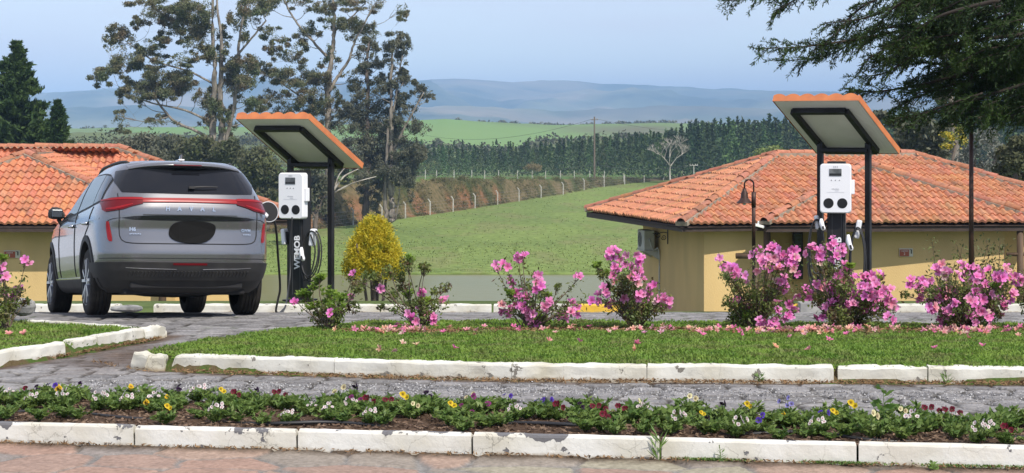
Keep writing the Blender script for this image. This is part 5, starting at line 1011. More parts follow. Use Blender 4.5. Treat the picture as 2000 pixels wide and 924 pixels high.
if M_clad.name not in me.materials: me.materials.append(M_clad)
_ci = list(me.materials).index(M_clad)
for f_ in me.polygons:
    if f_.material_index == 0 and f_.center.z < .405: f_.material_index = _ci
for c_ in cut: bpy.data.objects.remove(c_)
# tail: glass, spoiler, lamps, seams
zr = lambda *a: np.array(a)
def gx(z): return z
rp('rear_window', [-.74, -.70, -.5, 0, .5, .70, .74], [1.40, 1.295, 1.285, 1.28, 1.285, 1.295, 1.40], [1.42, 1.535, 1.555, 1.565, 1.555, 1.535, 1.42], .006, M_glass, nv=12)
rw = bpy.context.scene.objects['rear_window']
g = G(); q = surf(Ux(.02, 1.335), 1.335, .03); q2 = surf(Ux(.30, 1.345), 1.345, .03); g.tube([q, (q+q2)/2+[0, -.01, .005], q2], [.012, .009, .006], 6); g.box(q, (.06, .04, .025)); g.build('wiper', M_clad, rw, world=False)
# spoiler: curved slab over the window
g = G(); n = 21; xs = np.linspace(-.60, .60, n); rows_ = []
def sr(dy, z, k=.30): return np.array([[x*(1-.0*dy), -.62-dy+k*abs(x/.60)**2.6*(.55), z-.045*abs(x/.60)**3] for x in xs])
rows_ = [sr(-.30, 1.664), sr(-.10, 1.655), sr(.05, 1.632), sr(.115, 1.606), sr(.12, 1.592), sr(.06, 1.580), sr(-.08, 1.57)]
g.grid(np.array(rows_)); g.build('spoiler', M_paint, car, smooth=True, world=False)
g = G(); g.box((0, -.745, 1.596), (.30, .012, .010)); g.build('brake_light', M_redd, car, world=False)
g = G(); g.prism([(-.012, -.28, 1.66), (-.012, -.40, 1.68), (-.012, -.42, 1.735), (-.012, -.36, 1.72)], (.024, 0, 0)); g.box((0, -.34, 1.672), (.07, .16, .02)); g.build('antenna', M_paint, car, world=False, bevel=.006)
for s_ in (-1, 1):
    g = G(); y = np.linspace(-.35, 1.5, 24); x = s_*np.interp(y, [-.35, 0, 1, 1.5], [.56, .60, .60, .56]); z = 1.635+.038*np.sin(np.pi*np.clip((y+.35)/1.85, 0, 1))**.4; z += np.interp(y, [-.35, 1.5], [-.005, -.02]); g.tube(np.stack([x, y, z], 1), .017, 8); g.build('roof_rail', M_clad, car, smooth=True, world=False)
# tailgate seam line
def seam(pts, r=.006, m=None):
    P = [surf(np.where(abs(Ux(x, z)) < .0002, .0002, Ux(x, z)), z, .0015) for x, z in pts]; g = G(); g.tube(np.array(P), r, 5, cap=False); return g.build('seam', m or M_gap, car, world=False)
sx = [(-.735, 1.28), (-.735, 1.1), (-.735, .95), (-.730, .84), (-.71, .79), (-.67, .765), (-.6, .755)]; full = sx+[(x, .752) for x in np.linspace(-.5, .5, 12)]+[(-x, z) for x, z in sx[::-1]]
seam([(float(np.interp(t, range(len(full)), [p[0] for p in full])), float(np.interp(t, range(len(full)), [p[1] for p in full]))) for t in np.linspace(0, len(full)-1, 90)], .0055)
seam([(x, .60) for x in np.linspace(-.90, .90, 60)], .004)
# light bar and lamp clusters
rp('tail_light_bar', [-.56, -.3, 0, .3, .56], [1.182, 1.186, 1.190, 1.186, 1.182], [1.226, 1.230, 1.232, 1.230, 1.226], .012, M_red)
for s_ in (-1, 1):
    rp('tail_light', [s_*q for q in (.872, .85, .79, .70, .60, .50)], [1.105, 1.085, 1.095, 1.11, 1.145, 1.17], [1.19, 1.215, 1.232, 1.236, 1.236, 1.234], .013, M_redd)
    rp('tail_light_strip', [s_*q for q in (.86, .79, .7, .6, .5)], [1.20, 1.205, 1.208, 1.208, 1.206], [1.216, 1.224, 1.229, 1.230, 1.230], .018, M_red, nv=3)
    rp('tail_light_strip', [s_*q for q in (.84, .78, .7, .6)], [1.105, 1.108, 1.125, 1.16], [1.12, 1.125, 1.145, 1.17], .018, M_red, nv=3)
    rp('reflector', [s_*q for q in (.800, .818, .832, .846)], [.775, .775, .80, .93], [.82, .92, .985, .985], .010, M_red)
    seam([(s_*x, z) for x, z in ((.72, 1.02), (.78, 1.015), (.825, 1.0), (.84, .985))], .004)
rp('license_recess', [-.71, -.6, -.35, 0, .35, .6, .71], [1.018, 1.000, .995, .993, .995, 1.0, 1.018], [1.022, 1.038, 1.048, 1.050, 1.048, 1.038, 1.022], .004, M_glass)
rp('chrome_strip', [-.5, 0, .5], 1.050, 1.058, .008, M_clad, nv=3)
# darker copy of the body paint, shade put into its colour; not assigned
M_paint_d = mat('metallic grey paint shade side', (.17, .18, .20), .35, metal=.55, coat=.6)
# plate: blank dark, rounded
pl = []
for a in np.linspace(0, 2*math.pi, 48, endpoint=False): pl.append((.02+.245*abs(math.cos(a))**.75*np.sign(math.cos(a))+.012*math.sin(3*a), .885+.118*abs(math.sin(a))**.8*np.sign(math.sin(a))+.008*math.cos(2*a)))
g = G(); A = np.array([surf(np.where(abs(Ux(x, z)) < .0002, .0002, Ux(x, z)), z, .012)-[0, 0, 0] for x, z in pl]); g.prism([(x, y-.006, z) for x, y, z in A], (0, .03, 0)); g.build('number_plate', mat('dark plate cover', (.010, .010, .010), .8, spec=.1), car, world=False)
def tail_text(body_, size, x, z, sp_=1.0, m=M_chrome, shear=0., ext=.004, ck=0.):
    q = surf(Ux(x if abs(x) > .003 else .003, z), z, .004); q = q if x else q*[0, 1, 1]+[0, 0, 0]; yaw_ = 0 if x == 0 else -math.copysign(.16, x)
    text(body_, size, q, (rad(90), 0, -yaw_ if False else yaw_*-1*0), m, 'lettering', car, ext, font_sp=sp_, shear=shear, boldoff=.0015)
for i, ch in enumerate('HAVAL'):
    x = -.245+i*.1225; q = surf(Ux(x if abs(x) > .003 else .003, 1.118), 1.118, .006); text(ch, .062, q, (rad(90), 0, 0), M_chrome, 'letter', car, .004, boldoff=.002)
q = surf(Ux(-.60, .90), .90, .01); text('H6', .055, q, (rad(90), 0, rad(-12)), M_chrome, 'badge', car, .003, boldoff=.002); q = surf(Ux(-.575, .85), .85, .012); g = G()
for k_ in range(7): g.box(q+[(k_-3)*.017, (k_-3)*-.004, .003*(k_ % 2)], (.011, .006, .012))
g.build('badge', M_chrome, car, world=False)
q = surf(Ux(.60, .90), .90, .01); text('GWM', .042, q, (rad(90), 0, rad(12)), M_chrome, 'badge', car, .003, boldoff=.001); g = G(); q = surf(Ux(.61, .855), .855, .012)
for k_ in range(5): g.box(q+[(k_-2)*.018, (k_-2)*.004, 0], (.012, .006, .010))
g.build('badge', M_chrome, car, world=False)
# lower bumper and skid plate in black
n = 120; Uq = np.linspace(-88, 88, n); v = np.linspace(0, 1, 8)[:, None]; top = .560-.0*Uq; bot = np.where(np.abs(Uq) > 60, .40, .375); Z = bot*(1-v)+top*v; U2 = np.broadcast_to(Uq, Z.shape); A = surf(np.where(np.abs(U2) < .0002, .0002, U2), Z, .012)
g = G(); g.grid(A); I = surf(np.where(np.abs(U2) < .0002, .0002, U2), Z, -.05); rim(g, A, I); bmp = g.build('lower_bumper', M_clad, car, smooth=True, world=False)
g = G()
for x in np.linspace(-.62, .62, 34):
    q = surf(Ux(x if abs(x) > .003 else .003, .42), .42, .014); q3 = surf(Ux(x if abs(x) > .003 else .003, .47), .47, .014); g.bar(q, q3+[.012, 0, 0], .014, .014)
g.build('ribs', M_clad, bmp, world=False)
rp('bumper_strip', [-.66, -.5, -.3, -.14], [.503, .492, .488, .486], [.508, .500, .497, .492], .016, M_chrome, bmp, nv=3); rp('bumper_strip', [.14, .3, .5, .66], [.486, .488, .492, .503], [.492, .497, .500, .508], .016, M_chrome, bmp, nv=3)
rp('fog_reflector', [-.18, 0, .18], .532, .553, .016, M_redd, bmp, nv=3)
# underside
g = G(); g.box((0, 1.35, .30), (1.30, 4.1, .16)); g.box((0, -.55, .33), (1.2, .5, .10)); g.build('underbody', M_gap, car, world=False, bevel=.02)
g = G(); g.box((.06, -.66, .335), (.66, .22, .085)); g.build('muffler', mat('muffler steel', (.42, .40, .33), .5, metal=.3), car, world=False, bevel=.03)
g = G(); g.tube([(-.75, 0, .30), (-.3, -.05, .24), (0, -.08, .23), (.3, -.05, .24), (.75, 0, .30)], .04, 8); g.tube([(-.45, -.1, .33), (-.45, -.55, .3)], .03, 8); g.tube([(.45, -.1, .33), (.45, -.55, .3)], .03, 8); g.build('axle', mat('axle steel', (.08, .08, .08), .5, metal=.5), car, world=False, smooth=True)
# flank: glass, seams, handles, mirror, cladding
for s_ in (-1, 1):
    zb_ = lambda y: np.interp(y, [-.46, .1, .9, 1.9, 2.2], [1.215, 1.175, 1.135, 1.10, 1.10]); zt_ = lambda y: np.interp(y, [-.50, -.40, 0, .6, 1.2, 1.55, 1.9, 2.15], [1.42, 1.475, 1.515, 1.53, 1.50, 1.42, 1.27, 1.13])
    rim_y = np.linspace(-.50, 2.15, 14); sp('window_trim', rim_y, [zb_(y)-.02 for y in rim_y], [min(1.56, zt_(y)+.02) for y in rim_y], .002, M_clad, s_)
    for a, b in ((-.46, -.13), (-.10, .78), (.86, 2.08)):
        ys = np.linspace(a, b, 7); sp('side_window', ys, [zb_(y) for y in ys], [zt_(y) for y in ys], .007, M_glass, s_, nv=10)
    def sseam(pts, r=.0045):
        g = G(); pts = np.array(pts); t_ = np.linspace(0, len(pts)-1, 12*len(pts)); pts = np.stack([np.interp(t_, range(len(pts)), pts[:, k_]) for k_ in (0, 1)], 1); g.tube(np.array([surf(Uy(y, z, s_), z, .0025) for y, z in pts]), r, 5, cap=False); g.build('seam', M_gap, car, world=False)
    sseam([(-.20, 1.16), (-.12, .95), (.10, .85), (.36, .72), (.42, .55), (.42, .40)]); sseam([(.80, 1.13), (.82, .8), (.80, .42)]); sseam([(1.98, 1.08), (2.02, .8), (1.95, .42)]); sseam([(.42, .40), (1.95, .40)])
    for y in (.02, 1.02):
        z_ = .985; q = surf(Uy(y, z_, s_), z_, .022); g = G(); g.tube([surf(Uy(y-.10, z_, s_), z_, .008), surf(Uy(y-.07, z_, s_), z_, .03), q, surf(Uy(y+.07, z_, s_), z_, .03), surf(Uy(y+.10, z_, s_), z_, .008)], .014, 8); g.build('door_handle', M_chrome, car, world=False, smooth=True)
    for cy_ in (0, 2.74):
        a = np.radians(np.linspace(-14, 194, 50)); rr = np.array([.412, .43, .455, .475])[:, None]; Y = cy_+rr*np.cos(a); Z = .385+rr*np.sin(a); Z = np.maximum(Z, .26); g = G(); A = surf(Uy(Y, Z, s_), Z, .010); g.grid(A); I = A.copy(); I[..., 0] -= s_*.05; rim(g, A, I); g.build('arch_trim', M_clad, car, smooth=True, world=False)
    sp('sill_cladding', np.linspace(.42, 2.32, 10), .26, [.40]*10, .012, M_clad, s_); sp('sill_trim', np.linspace(.45, 2.3, 8), .395, .408, .016, M_chrome, s_, nv=3)
    sp('body_crease', np.linspace(-.6, 3.0, 12), np.linspace(1.01, .985, 12), np.linspace(1.03, 1.0, 12), .004, M_paint, s_, nv=3)
    g = G(); c = np.array([s_*.985, 1.92, 1.165]); A_ = []
    for k_, (dx, dy, dz, w_, h_) in enumerate(((-.09, 0, -.02, .02, .05), (-.055, 0, 0, .055, .12), (.0, 0, .01, .068, .145), (.055, .005, .01, .064, .14), (.09, .02, 0, .04, .09), (.097, .03, 0, .01, .03))):
        a = np.linspace(0, 2*math.pi, 20, endpoint=False); A_.append(np.stack([np.full(20, c[0]+s_*dx), c[1]+dy+w_*np.sign(np.cos(a))*np.abs(np.cos(a))**.6, c[2]+dz+h_/2*np.sign(np.sin(a))*np.abs(np.sin(a))**.6], 1))
    g.grid(np.array(A_), wrap=True); g.F += [tuple(range(20)), tuple(range(100, 120))]; mi = g.build('mirror', M_clad, car, smooth=True, world=False)
    g = G(); g.box(c+[s_*.005, -.062, .005], (.12, .012, .085)); g.build('mirror_glass', mat('mirror glass', (.10, .11, .12), .08, metal=.6), mi, world=False, bevel=.005)
    g = G(); g.box(c+[s_*.01, .02, .048], (.14, .09, .04)); g.build('mirror_cap', M_paint, mi, world=False, bevel=.02)
    g = G(); g.tube([c+[-s_*.02, 0, -.06], c+[-s_*.06, .02, -.12], c+[-s_*.10, .03, -.16]], .025, 8); g.build('mirror_arm', M_clad, mi, world=False)
A_ = np.array([[0, 0, 1], [1, 0, 0], [0, 1, 0.]])
for s_ in (-1, 1):
    for y in (0, 2.74):
        c = np.array([s_*.815, y, .358]); g = G(); R0, hw = .358, .112
        prof = [(.25, -hw), (.30, -hw-.006), (.335, -hw), (.351, -hw+.012)]
        for k_ in range(5):
            x0 = -hw+.016+k_*(2*hw-.032)/5; x1 = x0+(2*hw-.032)/5; prof += [(R0, x0+.003), (R0, x1-.009), (R0-.010, x1-.007), (R0-.010, x1+.001)]
        prof += [(.351, hw-.012), (.335, hw), (.30, hw+.006), (.25, hw)]; g.lathe(prof, c, A_, 72); w_ = g.build('wheel', M_tyre, car, world=False, smooth=False)
        for f_ in w_.data.polygons: pass
        g = G(); g.lathe([(.255, -hw-.002), (.262, -hw+.004), (.262, hw-.004), (.255, hw+.002), (.245, hw-.0), (.235, hw-.05), (.06, hw-.06), (0, hw-.06)] if s_ > 0 else [(.255, hw+.002), (.262, hw-.004), (.262, -hw+.004), (.255, -hw-.002), (.245, -hw), (.235, -hw+.05), (.06, -hw+.06), (0, -hw+.06)], c, A_, 48); g.build('rim', M_rimd, w_, world=False, smooth=True)
        g = G(); f0_ = c+[s_*(hw-.012), 0, 0]
        for k_ in range(5):
            for da in (-.16, .16):
                a = k_*2*math.pi/5+.3; a1, a2 = a+da*.3, a+da*1.5; g.bar(f0_+np.array([0, .05*math.cos(a1), .05*math.sin(a1)]), f0_+np.array([s_*.004, .245*math.cos(a2), .245*math.sin(a2)]), .030, .040, up=(1, 0, 0))
        g.lathe([(.0, .012*s_), (.045, .010*s_), (.055, -.01*s_)], f0_, A_, 20); g.lathe([(.243, 0), (.256, .008*s_), (.262, -.004*s_)], f0_, A_, 48); g.build('spokes', M_rim, w_, world=False)
# charging flap on the right rear quarter
q = surf(Uy(-.30, 1.09, 1), 1.09, .0); fl = thing; Rf = np.array(Euler((rad(80), 0, rad(8))).to_matrix())
g = G(); g.lathe([(0, -.006), (.108, -.006), (.118, 0), (.118, .006), (.103, .008), (0, .008)], q+[.085, .02, .045], Rf, 32); fo = g.build('charge_flap', M_flap, car, world=False); g = G(); g.lathe([(.0, .012), (.104, .012), (.108, .009)], q+[.085, .02, .045], Rf, 32); g.build('flap_inner', M_gap, fo, world=False)
g = G(); g.tube([q+[-.01, -.03, .01], q+[.03, -.05, .005], q+[.06, -.06, -.01]], [.032, .036, .02], 10); pg = g.build('charge_plug', M_wht, car, world=False, smooth=True)
# stones by the far kerb
rng = np.random.RandomState(81)
def rock(px_, py_, D, w_, h_, label, mm):
    p = PT(px_, py_, D); g = G(); n, m_ = 14, 9; A = []
    for i in range(m_):
        ph = math.pi*i/(m_-1)-math.pi/2; A.append([(p[0]+w_/2*math.cos(ph)*math.cos(a)*(1+.16*math.sin(3*a+px_)), p[1]+w_*.35*math.cos(ph)*math.sin(a), p[2]+h_*.5*np.sign(math.sin(ph))*abs(math.sin(ph))**.6*(1+.2*math.cos(a+px_))+h_*.2) for a in np.arange(n)/n*2*math.pi])
    g.grid(np.array(A), wrap=True); o = g.build('flat_rock', mm, None, loc=p); tag(o, label, 'rock', None); return o
M_rock = mat('rock', (.34, .34, .33), .9, col2=(.12, .12, .12), scale=5, detail=8, bump=1)
rock(250, 606, 26.2, .42, .09, 'flat whitish stone lying beyond the rear left tyre of the car', M_rock); rock(38, 606, 19.6, .30, .16, 'dark rock at the foot of the left edge azalea', M_rock)
# ---------------------------------------------------------------- flowers
def blossoms(C, N, R, cols, rng, cup=.35, petals=5, wid=.95):
    """five-petalled flowers at C facing N; returns vertices, faces, colours"""
    n = len(C); N = unit(N); T = unit(np.cross(N, rng.normal(size=N.shape))); B = np.cross(N, T); V = []; K = []; Fc = []
    for k in range(petals):
        a = k*2*math.pi/petals+rng.normal(size=n)*.12; a = a[:, None]; d = np.cos(a)*T+np.sin(a)*B; s = -np.sin(a)*T+np.cos(a)*B; r = (R*(.85+.3*rng.rand(n)))[:, None]; cu = (cup*(.5+rng.rand(n)))[:, None]
        V.append(np.stack([C-N*r*.25, C+d*r*.5+s*r*wid*.42+N*r*cu*.55, C+d*r*.95+s*r*wid*.36+N*r*cu*.9, C+d*r*1.08+N*r*cu*.75, C+d*r*.95-s*r*wid*.36+N*r*cu*.9, C+d*r*.5-s*r*wid*.42+N*r*cu*.55], 1))
        c = cols; K.append(np.stack([c*np.array([.75, .30, .45]), c*.95, c, c*1.05, c, c*.95], 1))
    V = np.stack(V, 1).reshape(-1, 3); K = np.clip(np.stack(K, 1).reshape(-1, 3), 0, .95); b = np.arange(n*petals)[:, None]*6
    return V, np.concatenate([b+np.array([[0, 1, 2, 3]]), b+np.array([[0, 3, 4, 5]])]), K
M_petal = mat('petals', (1, 1, 1), .55, attr='vary', transl=.35, spec=.2)
M_azl = mat('azalea leaves', (.095, .145, .035), .5, col2=(.18, .22, .06), scale=7, transl=.3, world=True, spec=.3, col3=(.10, .055, .03), scale3=9)
M_azy = mat('young azalea leaves', (.30, .42, .07), .45, col2=(.17, .28, .05), scale=8, transl=.4, world=True, spec=.3)
M_twig = mat('azalea twigs', (.16, .12, .085), .85, col2=(.09, .065, .05), scale=12)
def azalea(label, bx, by, D, fl, lf, young=(), seed=1, nb=6, rf=11, R=.042, name='azalea_bush', extra=0):
    rng = np.random.RandomState(seed); b = PT(bx, by, D); b[2] = float(island_top(np.array([b[0]]), np.array([b[1]]), ISL if bx > 200 else ISL2)[0]); t = thing(name, label, 'azalea', b, group='azaleas planted along the island'); g = G(); s = D/F
    Cs = []; Ns = []; L_ = []; dirs = []; Y = []
    for (x, y) in list(fl):
        dd = rng.normal()*.22; c = PT(x, y, D+dd); k = max(1 if nb == 1 else 2, int(nb*(.45+.75*rng.rand()))); q = unit(rng.normal(size=(k, 3)))*rf*s*(.5+.75*rng.rand(k, 1)); q[:, 1] -= .02; P = c+q
        Ns.append(unit(q+np.array([0, -.03, .02])+rng.normal(size=q.shape)*.02)); Cs.append(P)
        m = b+(c-b)*.5+np.array([(c-b)[0]*.12, rng.normal()*.05, .04]); b0 = b+[rng.normal()*.03, rng.normal()*.03, -.02]; Q = spline([b0, m, c], 9); g.tube(Q, np.linspace(.008, .0025, 9), 5, cap=False)
        for p in P: g.tube([Q[7], p], .0018, 3, cap=False)
        j = Q[rng.randint(4, 9, 44)]+rng.normal(size=(44, 3))*.04; L_.append(j)
    for (x, y, r) in lf:
        c = PT(x, y, D+rng.normal()*.15); n_ = int(22+r*r*.42); w = unit(rng.normal(size=(n_, 3)))*(rng.rand(n_, 1)**.45)*np.array([r*s*1.1, r*s*1.1, r*s]); L_.append(c+w); Q = spline([b+[rng.normal()*.03, 0, -.02], b*.45+c*.55+rng.normal(size=3)*.04, c], 7); g.tube(Q, np.linspace(.007, .003, 7), 5, cap=False)
        for _ in range(int(3+r*.35)):
            e = c+w[rng.randint(n_)]; g.tube([Q[5], (Q[5]+e)/2+rng.normal(size=3)*.01, e], .0022, 3, cap=False)
    for (x, y, r) in young:
        c = PT(x, y, D+rng.normal()*.12); k = int(5+r*.7)
        Q = spline([b+[rng.normal()*.03, 0, -.02], b*.4+c*.6+rng.normal(size=3)*.03, c], 7); g.tube(Q, np.linspace(.007, .003, 7), 5, cap=False)
        for _ in range(k):   # whorls of upright leaves
            q = c+unit(rng.normal(size=3))*r*s*rng.rand()**.5*np.array([1, 1, 1]); g.tube([Q[5], q], .0022, 3, cap=False); m_ = 9; a = rng.rand(m_)*6.28; d = np.stack([np.cos(a), np.sin(a), .35+.6*rng.rand(m_)], 1); d = unit(d); Y.append(q+d*.022); dirs.append(d)
    g.build('stems', M_twig, t)
    V, Fc = leaves(np.concatenate(L_), .042, .017, rng, 0); mk('leaves', V, Fc, M_azl, t)
    if Y: V, Fc = leaves(np.concatenate(Y), .055, .021, rng, 0, np.concatenate(dirs), .15); mk('young_leaves', V, Fc, M_azy, t)
    if Cs:
        C = np.concatenate(Cs); N = np.concatenate(Ns); n = len(C); base = np.array([.84, .27, .62]); c = base*(1+rng.normal(size=(n, 1))*.10)+rng.normal(size=(n, 3))*.035
        c = c*(1-.0)+np.array([.05, .10, .05])*rng.rand(n, 1); w = rng.rand(n) < .08; c[w] = np.array([.82, .42, .48])+rng.normal(size=(w.sum(), 3))*.05; w = rng.rand(n) < .03; c[w] = [.72, .60, .50]
        V, Fc, K = blossoms(C, N, R, np.clip(c, .02, .9), rng); mk('blossoms', V, Fc, M_petal, t, col=K)
    return t
Dz = 18.75
azalea('lime-green leafy azalea with few pink blossoms, nearest the left charger', 645, 650, Dz-.1, [(578,588),(692,533),(708,549),(685,580),(648,612)], [(640,600,22),(660,610,20),(625,620,18),(700,560,14),(720,540,14),(690,600,14)], [(612,556,14),(600,580,14),(625,545,10),(640,575,16),(655,600,20),(630,605,18),(665,580,12),(650,630,14),(615,600,12),(590,575,10)], 1, nb=1, rf=4)
azalea('sparse twiggy azalea in front of the golden cypress', 820, 642, Dz+.1, [(745,560),(825,572),(868,588),(802,618),(815,622),(836,615),(845,620),(820,606)], [(795,515,16),(760,530,14),(830,522,12),(870,562,12),(845,592,14),(735,540,12),(790,560,16),(800,600,18),(820,590,14),(770,575,12),(850,570,10),(770,605,10),(745,600,8),(780,540,14),(690,545,10),(830,610,14)], [(800,505,9),(828,525,8),(795,575,10),(830,590,10)], 2, nb=3, rf=6)
azalea('upright loosely branched pink azalea left of the yellow kerb', 1035, 645, Dz, [(970,525),(988,518),(1012,503),(1020,500),(1046,532),(1052,548),(1050,560),(1000,548),(1012,572),(1010,590),(1024,600),(992,605),(1034,580),(1072,596),(1118,595),(1126,606),(1110,612),(1098,620),(1130,545),(1155,583),(1040,612),(1045,635),(982,600)], [(1060,575,14),(1030,600,20),(1050,615,22),(1025,560,12),(1075,600,14),(1105,600,12),(1000,575,12),(1060,630,14),(1090,560,8)], [(1070,578,9),(995,572,8),(1050,620,8)], 3, nb=4, rf=9)
azalea('tall pink azalea in front of the air conditioner corner of the cabin', 1240, 645, Dz, [(1195,490),(1212,500),(1232,498),(1245,508),(1228,522),(1205,520),(1188,510),(1248,530),(1252,552),(1275,556),(1240,545),(1215,578),(1190,590),(1170,582),(1185,570),(1245,575),(1252,590),(1262,582),(1290,592),(1302,580),(1298,596),(1225,535),(1206,540)], [(1215,545,14),(1235,560,20),(1250,600,24),(1220,600,20),(1265,610,20),(1240,620,22),(1285,600,16),(1175,535,12),(1190,560,12),(1210,570,12)], [(1165,520,7),(1180,535,6)], 4, nb=5, rf=10)
azalea('pink azalea with leafy yellow-green foot before the garden lamp', 1470, 645, Dz, [(1405,510),(1418,522),(1432,532),(1440,528),(1460,540),(1478,495),(1488,508),(1502,500),(1518,505),(1512,488),(1530,495),(1548,488),(1500,522),(1520,525),(1542,518),(1550,508),(1552,530),(1522,545),(1528,560),(1486,520),(1436,585),(1448,598),(1518,600),(1548,590),(1556,602),(1508,615),(1536,622),(1490,628),(1512,630),(1502,590)], [(1440,560,18),(1465,580,24),(1450,605,26),(1480,610,24),(1440,625,22),(1470,630,22),(1500,600,18),(1420,540,12),(1500,575,16),(1425,590,16),(1520,590,12)], [(1460,612,12),(1440,618,12),(1475,605,10),(1430,600,8)], 5, nb=5, rf=10)
azalea('broad pink azalea crowding the foot of the right charging station', 1650, 648, Dz+.05, [(1582,490),(1598,496),(1612,484),(1628,478),(1640,482),(1632,498),(1652,522),(1590,560),(1606,556),(1622,562),(1640,548),(1578,575),(1560,568),(1690,545),(1704,552),(1716,565),(1700,575),(1690,560),(1730,570),(1742,592),(1726,588),(1708,592),(1680,578),(1664,572),(1640,588),(1622,600),(1606,612),(1618,622),(1634,612),(1690,600),(1668,600),(1722,612),(1735,622),(1655,555),(1670,545),(1636,530),(1600,510),(1630,575),(1650,600),(1745,605),(1712,540)], [(1620,530,18),(1650,560,24),(1690,590,26),(1620,590,22),(1640,620,26),(1680,625,24),(1600,580,14),(1715,600,20),(1660,590,24),(1710,555,14),(1655,535,12)], [(1660,520,6),(1715,545,7),(1600,520,6)], 6, nb=5, rf=11)
azalea('dense round pink azalea below the tall dark lamp pole at right', 1880, 650, Dz, [(1778,556),(1790,550),(1802,560),(1796,572),(1812,548),(1832,570),(1822,585),(1846,560),(1858,572),(1842,590),(1850,535),(1836,525),(1866,545),(1880,525),(1892,518),(1906,528),(1900,545),(1884,545),(1912,540),(1940,530),(1952,538),(1965,530),(1975,542),(1985,540),(1960,555),(1940,552),(1925,562),(1930,578),(1905,572),(1896,590),(1872,585),(1862,600),(1890,610),(1912,602),(1935,598),(1955,590),(1970,580),(1850,612),(1838,628),(1870,625),(1930,620),(1950,610),(1902,628),(1915,585),(1885,565),(1820,600)], [(1850,565,20),(1890,575,28),(1920,590,26),(1870,605,26),(1910,620,26),(1845,600,20),(1950,570,18),(1940,610,20),(1820,570,14),(1865,630,22),(1768,575,9)], [(1858,628,8),(1945,560,6)], 7, nb=5, rf=11)
azalea('azalea at the left picture edge with one tall arching flowering stem', 12, 640, 18.3, [(50,512),(4,522),(6,572),(28,575),(38,560),(-10,560),(10,548)], [(20,598,18),(8,570,14),(35,570,12),(10,615,16),(0,540,12),(50,590,10),(-10,600,20)], [(6,505,8),(10,600,10),(0,620,12)], 8, nb=3, rf=8)
azalea('azalea at the right picture edge with a single pink spray', 2020, 640, Dz+.1, [(1994,540),(2006,548),(2010,590),(2025,560),(2030,600)], [(2010,580,24),(2020,610,24),(1995,560,12)], (), 9, nb=4, rf=9)
# fallen blossoms
rng = np.random.RandomState(91); px = np.concatenate([rng.uniform(680, 2000, 60), rng.normal(770, 50, 34), rng.normal(1500, 30, 22), rng.normal(1600, 35, 26), rng.normal(1880, 50, 44), rng.normal(1250, 25, 16), rng.normal(1400, 30, 16), rng.uniform(1560, 2000, 36)]); D = 18.15+rng.normal(size=len(px))*.28
far = rng.rand(len(px)) < .07; D = np.where(far, rng.uniform(15.3, 18, len(px)), D); X = (px-1000)/F*D; ok = pdist(X, D, ISL) > .1; X = X[ok]; D = D[ok]; C = np.stack([X, D, island_top(X, D, ISL)+.03], 1); n = len(C); N = rng.normal(size=(n, 3))*.6+[0, -.2, 1]; c = np.array([.80, .50, .43])+rng.normal(size=(n, 3))*.07; w = rng.rand(n) < .2; c[w] = [.82, .25, .50]
V, Fc, K = blossoms(C, N, .030, np.clip(c, .1, .9), rng, cup=.5, wid=.7); mk('fallen_petals', V, Fc, M_petal, kind='stuff', col=K)
C = np.array([PT(x, y, 17.5) for x, y in ((45, 655), (18, 660))]); C[:, 2] = island_top(C[:, 0], C[:, 1], ISL2)+.03; V, Fc, K = blossoms(C, np.array([[0, -.3, 1.]]*2), .036, np.array([[.82, .42, .38]]*2), rng, .6); mk('fallen_petals', V, Fc, M_petal, kind='stuff', col=K)
